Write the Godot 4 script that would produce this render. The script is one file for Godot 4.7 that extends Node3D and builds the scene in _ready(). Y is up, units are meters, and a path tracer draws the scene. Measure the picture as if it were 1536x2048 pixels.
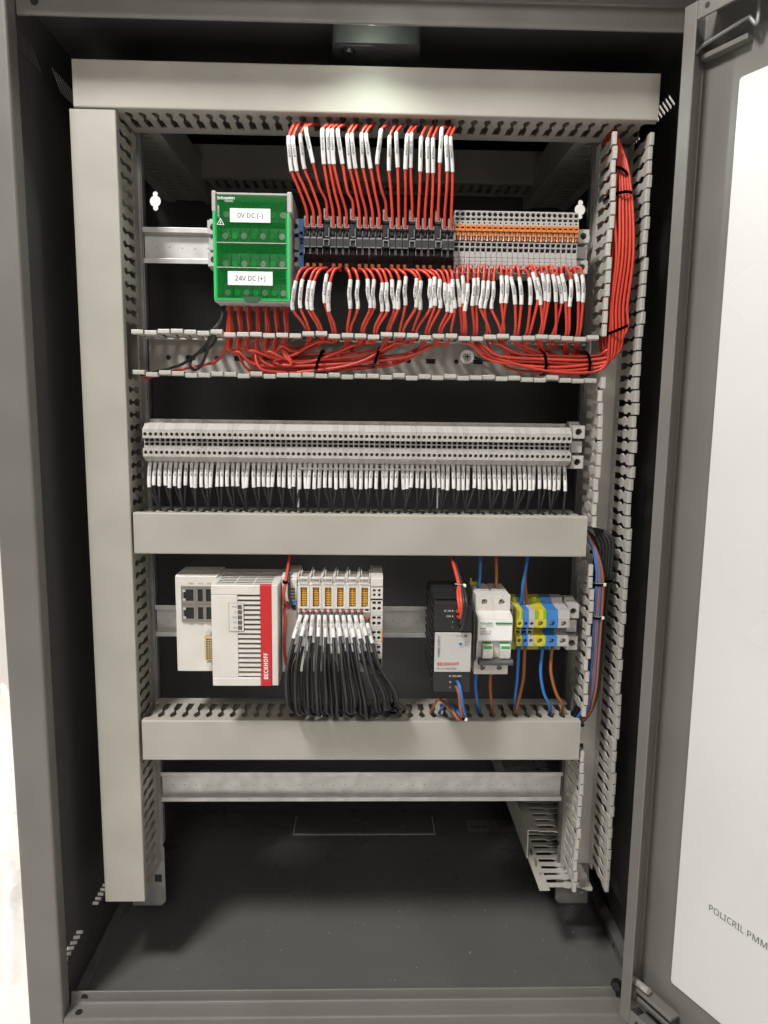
extends Node3D
# Everything is laid out in millimetres: x to the right, y up from eye level, z minus the depth from the eye plane.
const U := 0.001
const EYE := Vector3(0, 620, 650)
var M := {}
var org := Vector3.ZERO
var taken := {}
var rng := RandomNumberGenerator.new()
var faces := {}

class MB:
	var v := PackedVector3Array()
	var n := PackedVector3Array()
	var x := Transform3D.IDENTITY
	func tri(a: Vector3, b: Vector3, c: Vector3) -> void:
		a = x * a; b = x * b; c = x * c
		var k := (b - a).cross(c - a).normalized()
		v.append_array([a, c, b]); n.append_array([k, k, k])
	func smooth(a: Vector3, b: Vector3, c: Vector3, na: Vector3, nb: Vector3, nc: Vector3) -> void:
		v.append_array([x * a, x * c, x * b]); n.append_array([x.basis * na, x.basis * nc, x.basis * nb])
	func quad(a: Vector3, b: Vector3, c: Vector3, d: Vector3) -> void:
		tri(a, b, c); tri(a, c, d)
	func away(a: Vector3, b: Vector3, c: Vector3, d: Vector3, o: Vector3) -> void:
		if (b - a).cross(c - a).dot(a - o) + (c - a).cross(d - a).dot(a - o) >= 0.0: quad(a, b, c, d)
		else: quad(d, c, b, a)
	func box(a: Vector3, b: Vector3, ch := 0.0) -> void:
		var lo := Vector3(minf(a.x, b.x), minf(a.y, b.y), minf(a.z, b.z))
		var hi := Vector3(maxf(a.x, b.x), maxf(a.y, b.y), maxf(a.z, b.z))
		var o := (lo + hi) / 2.0
		var h := (hi - lo) / 2.0
		var c := minf(ch, minf(h.x, minf(h.y, h.z)) * 0.9)
		for ax in 3:
			var p: int = (ax + 1) % 3
			var q: int = (ax + 2) % 3
			for s in [-1.0, 1.0]:
				var r: Array[Vector3] = []
				for k in [[-1, -1], [1, -1], [1, 1], [-1, 1]]:
					var w := Vector3.ZERO
					w[ax] = s * h[ax]; w[p] = k[0] * (h[p] - c); w[q] = k[1] * (h[q] - c)
					r.append(o + w)
				away(r[0], r[1], r[2], r[3], o)
			if c > 0.0:
				for s1 in [-1.0, 1.0]:
					for s2 in [-1.0, 1.0]:
						var r2: Array[Vector3] = []
						for k in [[-1, 0], [1, 0], [1, 1], [-1, 1]]:
							var w := Vector3.ZERO
							w[ax] = k[0] * (h[ax] - c)
							w[p] = s1 * (h[p] - (c if k[1] else 0.0)); w[q] = s2 * (h[q] - (0.0 if k[1] else c))
							r2.append(o + w)
						away(r2[0], r2[1], r2[2], r2[3], o)
		if c > 0.0:
			for sx in [-1.0, 1.0]:
				for sy in [-1.0, 1.0]:
					for sz in [-1.0, 1.0]:
						var a1 := o + Vector3(sx * h.x, sy * (h.y - c), sz * (h.z - c))
						var b1 := o + Vector3(sx * (h.x - c), sy * h.y, sz * (h.z - c))
						var c1 := o + Vector3(sx * (h.x - c), sy * (h.y - c), sz * h.z)
						if (b1 - a1).cross(c1 - a1).dot(a1 - o) > 0: tri(a1, b1, c1)
						else: tri(a1, c1, b1)
	# poly in the plane across the axis: x -> (y, z), y -> (x, z), z -> (x, y)
	func put(axis: int, p: Vector2, t: float) -> Vector3:
		if axis == 0: return Vector3(t, p.x, p.y)
		if axis == 1: return Vector3(p.x, t, p.y)
		return Vector3(p.x, p.y, t)
	func prism(poly: PackedVector2Array, axis: int, t0: float, t1: float) -> void:
		var area := 0.0
		var k := poly.size()
		for i in k: area += poly[i].cross(poly[(i + 1) % k])
		var flip := (area < 0.0) != (axis == 1)
		if t1 < t0: flip = not flip
		var idx := Geometry2D.triangulate_polygon(poly)
		for i in range(0, idx.size(), 3):
			var a := poly[idx[i]]; var b := poly[idx[i + 1]]; var c := poly[idx[i + 2]]
			var ccw := (b - a).cross(c - a) > 0.0
			if ccw == (area < 0.0):
				var sw := b; b = c; c = sw
			if flip:
				tri(put(axis, a, t1), put(axis, c, t1), put(axis, b, t1)); tri(put(axis, a, t0), put(axis, b, t0), put(axis, c, t0))
			else:
				tri(put(axis, a, t1), put(axis, b, t1), put(axis, c, t1)); tri(put(axis, a, t0), put(axis, c, t0), put(axis, b, t0))
		for i in k:
			var a := poly[i]; var b := poly[(i + 1) % k]
			if flip: quad(put(axis, b, t0), put(axis, a, t0), put(axis, a, t1), put(axis, b, t1))
			else: quad(put(axis, a, t0), put(axis, b, t0), put(axis, b, t1), put(axis, a, t1))
	func tube(pts: PackedVector3Array, r: float, sides := 8, wob := 0.0) -> void:
		var up := Vector3(0.31, 0.17, 0.93)
		var ring: Array = []
		for i in pts.size():
			var d := (pts[mini(i + 1, pts.size() - 1)] - pts[maxi(i - 1, 0)]).normalized()
			var s := d.cross(up).normalized()
			up = s.cross(d).normalized()
			var row: Array = []
			var rr := r * (1.0 + wob * sin(i * 2.1 + pts[0].x))
			for k in sides + 1:
				var a := TAU * k / sides
				var q := s * cos(a) + up * sin(a)
				row.append([pts[i] + q * rr, q])
			ring.append(row)
		for i in pts.size() - 1:
			for k in sides:
				var a = ring[i][k]; var b = ring[i][k + 1]; var c = ring[i + 1][k + 1]; var d = ring[i + 1][k]
				smooth(a[0], c[0], b[0], a[1], c[1], b[1]); smooth(a[0], d[0], c[0], a[1], d[1], c[1])
		for e in [0, pts.size() - 1]:
			for k in sides:
				if e == 0: tri(pts[e], ring[e][k][0], ring[e][k + 1][0])
				else: tri(pts[e], ring[e][k + 1][0], ring[e][k][0])
	func cyl(c: Vector3, d: Vector3, r: float, sides := 12, r2 := -1.0) -> void:
		var s := d.normalized().cross(Vector3(0.31, 0.87, 0.13) if absf(d.normalized().y) < 0.8 else Vector3(0.9, 0.1, 0.2)).normalized()
		var t := s.cross(d.normalized()).normalized() * -1.0
		if s.cross(t).dot(d) < 0: t = -t
		if r2 < 0: r2 = r
		for k in sides:
			var a := TAU * k / sides; var b := TAU * (k + 1) / sides
			var p := s * cos(a) + t * sin(a); var q := s * cos(b) + t * sin(b)
			smooth(c + p * r, c + q * r, c + d + q * r2, p, q, q); smooth(c + p * r, c + d + q * r2, c + d + p * r2, p, q, p)
			tri(c + d, c + d + p * r2, c + d + q * r2); tri(c, c + q * r, c + p * r)
	# a block from zb to zf with a hole through it along z; the hole is round (hy 0) or a rectangle
	func cell(x0: float, y0: float, x1: float, y1: float, zb: float, zf: float, cx: float, cy: float, hx: float, hy := 0.0, back := false) -> void:
		var angles: Array = []
		if hy == 0.0:
			for k in 12: angles.append(TAU * k / 12.0 - PI)
		else:
			for q in [Vector2(hx, hy), Vector2(-hx, hy), Vector2(-hx, -hy), Vector2(hx, -hy)]: angles.append(q.angle())
		for q in [Vector2(x1, y1), Vector2(x0, y1), Vector2(x0, y0), Vector2(x1, y0)]: angles.append((q - Vector2(cx, cy)).angle())
		angles.sort()
		var inn: Array[Vector2] = []; var out: Array[Vector2] = []
		for a in angles:
			var d := Vector2(cos(a), sin(a))
			var o := Vector2(cx, cy)
			if hy == 0.0: inn.append(o + d * hx)
			else: inn.append(o + d * minf(hx / maxf(absf(d.x), 1e-6), hy / maxf(absf(d.y), 1e-6)))
			var tx := (x1 - cx if d.x > 0 else cx - x0) / maxf(absf(d.x), 1e-6)
			var ty := (y1 - cy if d.y > 0 else cy - y0) / maxf(absf(d.y), 1e-6)
			out.append(o + d * minf(tx, ty))
		for i in angles.size():
			var j: int = (i + 1) % angles.size()
			var a := inn[i]; var b := inn[j]; var c := out[j]; var d := out[i]
			if a.distance_to(b) < 1e-4 and c.distance_to(d) < 1e-4: continue
			quad(put(2, a, zf), put(2, d, zf), put(2, c, zf), put(2, b, zf))
			if back: quad(put(2, b, zb), put(2, c, zb), put(2, d, zb), put(2, a, zb))
			quad(put(2, a, zb), put(2, a, zf), put(2, b, zf), put(2, b, zb))
			quad(put(2, d, zf), put(2, d, zb), put(2, c, zb), put(2, c, zf))
	func mesh() -> ArrayMesh:
		var a := []
		a.resize(Mesh.ARRAY_MAX)
		var s := PackedVector3Array()
		s.resize(v.size())
		for i in v.size(): s[i] = v[i] * 0.001
		a[Mesh.ARRAY_VERTEX] = s; a[Mesh.ARRAY_NORMAL] = n
		var m := ArrayMesh.new()
		m.add_surface_from_arrays(Mesh.PRIMITIVE_TRIANGLES, a)
		return m

func W(p: Vector3) -> Vector3: return (p + EYE) * U
func V(x: float, y: float, d: float) -> Vector3: return Vector3(x, y, -d)
func poly(a: Array) -> PackedVector2Array:
	var p := PackedVector2Array()
	for i in range(0, a.size(), 2): p.append(Vector2(a[i], a[i + 1]))
	return p
# a polygon with every corner rounded off
func soft(p: PackedVector2Array, r: float, steps := 3) -> PackedVector2Array:
	var o := PackedVector2Array()
	for i in p.size():
		var a := p[(i + p.size() - 1) % p.size()]; var b := p[i]; var c := p[(i + 1) % p.size()]
		var k := minf(r, minf(a.distance_to(b), b.distance_to(c)) * 0.45)
		var s := b + (a - b).normalized() * k; var e := b + (c - b).normalized() * k
		for j in steps + 1:
			var t := float(j) / steps
			o.append(s.lerp(b, t).lerp(b.lerp(e, t), t))
	return o
func rect(x0: float, y0: float, x1: float, y1: float) -> PackedVector2Array: return poly([x0, y0, x1, y0, x1, y1, x0, y1])
func name_in(parent: Node, called: String) -> String:
	var key := str(parent.get_instance_id()) + called
	taken[key] = taken.get(key, -1) + 1
	return called if taken[key] == 0 else "%s_%03d" % [called, taken[key]]
func thing(called: String, label: String, category: String, at: Vector3, group := "") -> Node3D:
	var o := Node3D.new()
	o.name = name_in(self, called)
	add_child(o, true)
	o.position = W(at)
	org = at
	tag(o, label, category, group)
	return o
func tag(o: Node3D, label: String, category: String, group := "") -> void:
	o.set_meta("label", label); o.set_meta("category", category)
	if group != "": o.set_meta("group", group)
func hang(called: String, m: Mesh, mat: Material, parent: Node, at := Vector3.ZERO) -> MeshInstance3D:
	var o := MeshInstance3D.new()
	o.name = name_in(parent, called)
	o.mesh = m; o.material_override = mat
	parent.add_child(o, true)
	o.position = at * U
	return o
# commit a builder whose points are absolute, as a part of the thing begun last
func part(called: String, b: MB, mat: Material, parent: Node) -> MeshInstance3D:
	for i in b.v.size(): b.v[i] -= org
	return hang(called, b.mesh(), mat, parent)
func structure(called: String, b: MB, mat: Material) -> MeshInstance3D:
	org = -EYE
	var o := part(called, b, mat, self)
	o.set_meta("kind", "structure")
	return o
func copy(o: Node3D, stem: String, at: Vector3, label: String) -> Node3D:
	var c: Node3D = o.duplicate()
	c.name = name_in(self, stem)
	add_child(c, true)
	c.position = W(at)
	c.set_meta("label", label)
	return c
func text(parent: Node, s: String, at: Vector3, h: float, mat: Material, turn := Basis.IDENTITY, bold := false, squeeze := 1.0, side := HORIZONTAL_ALIGNMENT_CENTER) -> MeshInstance3D:
	var key := "%s|%s|%s|%s" % [s, h, bold, side]
	if not faces.has(key):
		var f := SystemFont.new()
		f.font_names = PackedStringArray(["Droid Sans"])
		f.font_weight = 700 if bold else 400
		var t := TextMesh.new()
		t.text = s; t.font = f; t.font_size = 24; t.pixel_size = h * U / (0.714 * 24.0); t.depth = 0.00006; t.curve_step = 2.0
		t.horizontal_alignment = side
		faces[key] = t
	var o := hang("lettering", faces[key], mat, parent, at - org)
	o.basis = turn * Basis.from_scale(Vector3(squeeze, 1, 1))
	return o
func ordinal(i: int) -> String:
	var a := ["first", "second", "third", "fourth", "fifth", "sixth", "seventh", "eighth", "ninth", "tenth", "eleventh", "twelfth", "thirteenth", "fourteenth", "fifteenth", "sixteenth", "seventeenth", "eighteenth", "nineteenth"]
	if i < 20: return a[i - 1]
	var tens := ["twent", "thirt", "fort", "fift", "sixt", "sevent", "eight"]
	var k: int = i / 10 - 2
	return tens[k] + ("ieth" if i % 10 == 0 else "y-" + a[i % 10 - 1])
func spline(c: Array, per := 6) -> PackedVector3Array:
	var o := PackedVector3Array()
	for i in c.size() - 1:
		var a: Vector3 = c[maxi(i - 1, 0)]; var b: Vector3 = c[i]; var d: Vector3 = c[i + 1]; var e: Vector3 = c[mini(i + 2, c.size() - 1)]
		var n := per
		for j in n:
			o.append(b.cubic_interpolate(d, a, e, float(j) / n))
	o.append(c[c.size() - 1])
	return o
# a wire through the control points; sleeve = [first control point, last control point, marking]
func wire(label: String, group: String, c: Array, mat: Material, r: float, sleeve: Array = [], called := "red_wire", ferrule: Material = null, per := 6) -> Node3D:
	var t := thing(called, label, "wire", c[0], group)
	var pts := spline(c, per)
	var b := MB.new()
	b.tube(pts, r, 8)
	part("core", b, mat, t)
	if ferrule:
		var f := MB.new()
		f.tube(pts.slice(0, per / 2 + 1), r + 0.45, 8)
		part("ferrule", f, ferrule, t)
	if sleeve.size():
		var s := MB.new()
		var p := pts.slice(sleeve[0] * per, sleeve[1] * per + 1)
		s.tube(p, r + 0.5 + rng.randf() * 0.12, 9, 0.035)
		var k := part("marker_sleeve", s, M.sleeve if rng.randf() < 0.7 else M.sleeve_2, t)
		if sleeve[2] != "":
			var mid := p[p.size() / 2]
			var d := (p[0] - p[p.size() - 1]).normalized()
			if sleeve.size() > 3: d = -d
			var toward := (-mid).normalized()
			var sd := d.cross(toward).normalized()
			var nn := sd.cross(d).normalized()
			# the marking reads along the sleeve
			text(k, sleeve[2], mid + nn * (r + 0.62), 2.05, M.ink, Basis(d, -sd, nn) if true else Basis(), false, 0.86)
	return t

func mat(c: Color, rough := 0.5, metal := 0.0, spec := 0.5) -> StandardMaterial3D:
	var m := StandardMaterial3D.new()
	m.albedo_color = c.linear_to_srgb(); m.roughness = rough; m.metallic = metal; m.metallic_specular = spec
	return m
func noise_tex(freq: float, lo: float, hi: float, seed_: int, oct := 3, size := 512) -> NoiseTexture2D:
	var f := FastNoiseLite.new()
	f.seed = seed_; f.frequency = freq; f.fractal_octaves = oct
	var t := NoiseTexture2D.new()
	t.width = size; t.height = size; t.seamless = true; t.noise = f
	var g := Gradient.new()
	g.set_color(0, Color(lo, lo, lo)); g.set_color(1, Color(hi, hi, hi))
	t.color_ramp = g
	return t
func worn(m: StandardMaterial3D, per_metre: float, albedo: Texture2D, rough: Texture2D, relief: Texture2D = null, cm := 0.0) -> StandardMaterial3D:
	m.uv1_triplanar = true; m.uv1_world_triplanar = true; m.uv1_scale = Vector3.ONE * per_metre
	if albedo: m.albedo_texture = albedo
	if rough: m.roughness_texture = rough
	if relief:
		m.heightmap_enabled = true; m.heightmap_texture = relief; m.heightmap_scale = cm
	return m

func materials() -> void:
	var soft_noise := noise_tex(0.006, 0.93, 1.0, 3, 4)
	var rough_noise := noise_tex(0.012, 0.72, 1.0, 5, 4)
	M.paint = worn(mat(Color(0.175, 0.168, 0.156), 0.48), 2.2, soft_noise, rough_noise)
	M.paint_shaded = worn(mat(Color(0.085, 0.083, 0.080), 0.5), 2.2, soft_noise, rough_noise)  # cabinet paint darkened: the shade of the unlit interior is put into the colour
	M.paint_floor = worn(mat(Color(0.128, 0.126, 0.119), 0.34), 1.6, soft_noise, rough_noise)
	M.duct = worn(mat(Color(0.425, 0.404, 0.358), 0.55), 3.0, soft_noise, rough_noise)
	M.duct_light = worn(mat(Color(0.50, 0.483, 0.44), 0.5), 3.0, soft_noise, rough_noise)
	M.rail = worn(mat(Color(0.66, 0.66, 0.65), 0.6, 0.75), 4.0, noise_tex(0.02, 0.87, 1.0, 21, 4), rough_noise)
	M.zinc = worn(mat(Color(0.36, 0.36, 0.35), 0.6, 0.5), 5.0, noise_tex(0.02, 0.85, 1.0, 22, 4), rough_noise)
	M.red = mat(Color(0.60, 0.058, 0.034), 0.36)
	M.red_2 = mat(Color(0.52, 0.045, 0.028), 0.42)
	M.black_wire = mat(Color(0.020, 0.020, 0.021), 0.42)
	M.black_wire_2 = mat(Color(0.030, 0.029, 0.028), 0.48)
	M.blue_wire = mat(Color(0.035, 0.16, 0.47), 0.4)
	M.brown_wire = mat(Color(0.33, 0.105, 0.035), 0.42)
	M.sleeve = worn(mat(Color(0.80, 0.79, 0.78), 0.45), 30.0, soft_noise, null)
	M.sleeve_2 = worn(mat(Color(0.72, 0.70, 0.68), 0.5), 30.0, soft_noise, null)
	M.ink = mat(Color(0.02, 0.02, 0.022), 0.6)
	M.ferrule = mat(Color(0.60, 0.05, 0.04), 0.4)
	M.dark = mat(Color(0.012, 0.012, 0.012), 0.6)
	M.black = worn(mat(Color(0.018, 0.018, 0.019), 0.42), 8.0, soft_noise, rough_noise)
	M.module = worn(mat(Color(0.020, 0.020, 0.021), 0.45, 0.0, 0.35), 12.0, soft_noise, rough_noise)
	M.module_highlight = mat(Color(0.20, 0.20, 0.205), 0.3)  # lighter tone that paints edge highlights onto the black fuse modules
	M.grey_block = mat(Color(0.44, 0.425, 0.41), 0.5)
	M.grey_block_2 = mat(Color(0.40, 0.388, 0.372), 0.52)
	M.beige_block = mat(Color(0.455, 0.44, 0.415), 0.5)
	M.beige_block_2 = mat(Color(0.41, 0.397, 0.372), 0.52)
	M.socket = mat(Color(0.10, 0.095, 0.09), 0.6)
	M.brass = mat(Color(0.36, 0.27, 0.19), 0.4, 0.7)
	M.steel = mat(Color(0.66, 0.65, 0.62), 0.35, 0.6)
	M.orange = mat(Color(0.66, 0.20, 0.04), 0.4)
	M.white = worn(mat(Color(0.72, 0.69, 0.64), 0.45), 5.0, noise_tex(0.01, 0.95, 1.0, 31, 3), rough_noise)
	M.white_2 = mat(Color(0.66, 0.635, 0.59), 0.45)
	M.brand_red = mat(Color(0.56, 0.018, 0.022), 0.4)
	M.print_white = mat(Color(0.85, 0.85, 0.84), 0.5)
	M.print_red = mat(Color(0.55, 0.03, 0.02), 0.5)
	M.print_green = mat(Color(0.02, 0.26, 0.06), 0.5)
	M.print_grey = mat(Color(0.10, 0.10, 0.10), 0.5)
	M.plate = mat(Color(0.50, 0.49, 0.47), 0.45)
	M.amber = mat(Color(0.75, 0.38, 0.04), 0.35)
	M.amber_dark = mat(Color(0.13, 0.06, 0.012), 0.35)
	M.gold = mat(Color(0.62, 0.50, 0.26), 0.4, 0.3)
	M.port_metal = mat(Color(0.34, 0.32, 0.29), 0.35, 0.8)
	M.yellow = mat(Color(0.60, 0.52, 0.03), 0.4)
	M.earth_green = mat(Color(0.24, 0.42, 0.03), 0.4)
	M.blue = mat(Color(0.045, 0.20, 0.52), 0.4)
	M.green_inner = mat(Color(0.08, 0.17, 0.10), 0.4)
	M.green_step = mat(Color(0.035, 0.10, 0.05), 0.4)
	M.toggle_green = mat(Color(0.02, 0.28, 0.07), 0.4)
	M.tie = mat(Color(0.018, 0.018, 0.018), 0.45)
	M.tie_white = mat(Color(0.75, 0.75, 0.73), 0.4)
	M.wall = worn(mat(Color(0.80, 0.785, 0.76), 0.8), 1.2, noise_tex(0.01, 0.95, 1.0, 41, 3), null)
	M.film = worn(mat(Color(0.70, 0.705, 0.70), 0.3), 1.4, noise_tex(0.004, 0.95, 1.0, 43, 3), noise_tex(0.008, 0.7, 1.0, 47, 3))
	M.plastic = mat(Color(0.76, 0.75, 0.73), 0.3)
	M.plastic.backlight_enabled = true; M.plastic.backlight = Color(0.5, 0.5, 0.5)
	M.lamp_body = mat(Color(0.06, 0.06, 0.059), 0.5)
	var g := StandardMaterial3D.new()
	g.transparency = BaseMaterial3D.TRANSPARENCY_ALPHA
	g.albedo_color = Color(0.06, 0.52, 0.21, 0.25); g.roughness = 0.08
	M.green_clear = g
	M.green_edge = mat(Color(0.05, 0.50, 0.14), 0.25)
	M.glow = mat(Color(0.9, 0.92, 0.88), 0.4)
	M.glow.emission_enabled = true; M.glow.emission = Color(0.92, 1.0, 0.94); M.glow.emission_energy_multiplier = 0.15
	M.panel_glow = mat(Color(0.9, 0.9, 0.9), 0.5)
	M.panel_glow.emission_enabled = true; M.panel_glow.emission = Color(1.0, 0.96, 0.9); M.panel_glow.emission_energy_multiplier = 2.0

func area(called: String, at: Vector3, look: Vector3, size: Vector2, energy: float, color: Color) -> void:
	var l := AreaLight3D.new()
	l.name = called + "_light"
	l.area_size = size; l.area_normalize_energy = true
	l.light_energy = energy; l.light_color = color; l.shadow_enabled = true
	add_child(l)
	l.look_at_from_position(W(at), W(look), Vector3(0, 0, 1) if absf((look - at).normalized().y) > 0.9 else Vector3.UP)
	l.position -= l.basis.z * 0.004
	var b := MB.new()
	b.box(Vector3(-size.x, -size.y, 0) * 500, Vector3(size.x * 500, size.y * 500, 30))
	var o := hang(called, b.mesh(), M.panel_glow, self)
	o.transform = Transform3D(l.basis, W(at))
	tag(o, "added lamp panel that brightens the floor beside the plastic sheet" if called == "added_side_lamp" else "bright ceiling lamp panel high over the person before the cabinet" if at.z > 0 and at.z < 1000 else "bright ceiling lamp panel high up and well away from the cabinet's front" if at.z > 0 else "added lamp panel that brightens the white wall behind the cabinet", "lamp")

func _ready() -> void:
	rng.seed = 4711
	materials()
	var cam := Camera3D.new()
	cam.name = "camera"; cam.fov = 71.35; cam.near = 0.02; cam.far = 30.0
	add_child(cam)
	cam.position = W(Vector3.ZERO)
	cam.rotation = Vector3(-0.13968, -0.02628, 0.012646)
	cam.current = true
	var e := Environment.new()
	e.background_mode = Environment.BG_COLOR
	e.background_color = Color(0.075, 0.074, 0.073).linear_to_srgb()
	e.tonemap_mode = Environment.TONE_MAPPER_LINEAR
	e.tonemap_exposure = 0.97
	e.sdfgi_enabled = true; e.ssao_enabled = true; e.ssil_enabled = true
	var we := WorldEnvironment.new()
	we.name = "environment"; we.environment = e
	add_child(we)
	area("ceiling_lamp", V(-700, 1450, -160), V(-40, -150, 720), Vector2(0.3, 0.3), 4.3, Color(1.0, 0.99, 0.975))
	area("ceiling_lamp", V(120, 1250, -1600), V(0, 0, 700), Vector2(0.7, 0.7), 1.3, Color(1.0, 0.975, 0.94))
	area("added_side_lamp", V(-800, 1900, 900), V(-700, 0, 880), Vector2(0.6, 0.6), 2.0, Color(1.0, 0.97, 0.94))  # lamp added to brighten what shows through the vent slots
	area("added_wall_lamp", V(200, 1900, 1350), V(0, 0, 2300), Vector2(2.0, 0.4), 3.0, Color(1.0, 0.97, 0.94))  # lamp added to whiten the wall seen through the keyholes
	var sp := SpotLight3D.new()
	sp.name = "cabinet_lamp_light"
	sp.light_energy = 0.026; sp.light_color = Color(0.93, 1.0, 0.95); sp.spot_angle = 80; sp.spot_range = 4; sp.spot_attenuation = 2; sp.spot_angle_attenuation = 0.06
	sp.light_size = 0.004; sp.shadow_enabled = true
	add_child(sp)
	sp.look_at_from_position(W(V(2, 338, 675.5)), W(V(2, 338, 675.5) + Vector3(0, -cos(0.93), sin(0.93)) * 100), Vector3(1, 0, 0))
	setting()
	cabinet()
	door()
	ducts()
	rails()
	top_row()
	middle_row()
	lower_row()
	small_things()

func setting() -> void:
	var b := MB.new()
	b.box(V(-3200, -700, 1500), V(3200, 2200, 1600))
	structure("wall", b, M.wall)
	b = MB.new()
	b.box(V(-3200, -700, 1500), V(3200, -656, -900))
	structure("floor", b, M.wall)
	# clear packing film heaped on the floor beside the cabinet
	var t := thing("plastic_sheet", "crumpled white plastic sheet heaped on the floor outside the cabinet post", "plastic sheet", V(-620, -656, 900))
	var f := FastNoiseLite.new()
	f.seed = 12; f.frequency = 0.006; f.fractal_octaves = 3; f.noise_type = FastNoiseLite.TYPE_SIMPLEX
	b = MB.new()
	var nx := 70; var nz := 70
	var grid: Array = []
	for i in nx + 1:
		var row: Array = []
		for j in nz + 1:
			var x := lerpf(-900, -342, float(i) / nx)
			var d := lerpf(560, 1240, float(j) / nz)
			var rise := smoothstep(0.1, 0.75, float(j) / nz)
			var fold: float = absf(f.get_noise_2d(x * 0.9 + d * 0.5, d * 0.25)) * 60.0 + absf(f.get_noise_2d(x * 1.8 + 300, d * 0.4)) * 8.0
			row.append(V(x + f.get_noise_2d(d, x) * 12.0 * (1.0 if i < nx else 0.0), -652 + rise * 95.0 + fold * (0.25 + rise), d))
		grid.append(row)
	for i in nx:
		for j in nz:
			var q := [[i, j], [i + 1, j], [i + 1, j + 1], [i, j + 1]]
			var at: Array[Vector3] = []; var nor: Array[Vector3] = []
			for k in q:
				at.append(grid[k[0]][k[1]])
				var du: Vector3 = grid[mini(k[0] + 1, nx)][k[1]] - grid[maxi(k[0] - 1, 0)][k[1]]
				var dv: Vector3 = grid[k[0]][mini(k[1] + 1, nz)] - grid[k[0]][maxi(k[1] - 1, 0)]
				nor.append(du.cross(dv).normalized())
			b.smooth(at[0], at[1], at[2], nor[0], nor[1], nor[2]); b.smooth(at[0], at[2], at[3], nor[0], nor[2], nor[3])
	part("film", b, M.plastic, t)

# a folded steel profile: p runs across, axis is the way it is drawn out
func folded(called: String, p: PackedVector2Array, axis: int, a: float, b: float, parent: Node, m: Material, r := 3.0) -> MeshInstance3D:
	var k := MB.new()
	k.prism(soft(p, r), axis, a, b)
	return part(called, k, m, parent)

func slotted(called: String, size: Vector3, at: Vector3, m: Material, parent: Node, cuts: Array) -> void:
	var c := CSGBox3D.new()
	c.name = called; c.size = size * U; c.material = m
	parent.add_child(c, true)
	c.position = (at - org) * U
	for k in cuts:
		var h: CSGShape3D
		if k[0] == "box":
			h = CSGBox3D.new(); h.size = k[2] * U
		else:
			h = CSGCylinder3D.new(); h.radius = k[2].x * U; h.height = 12 * U; h.sides = 20
		h.name = "cut"; h.operation = CSGShape3D.OPERATION_SUBTRACTION; h.material = m
		c.add_child(h, true)
		h.position = (k[1] - at) * U
		h.rotation = k[3]

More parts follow.
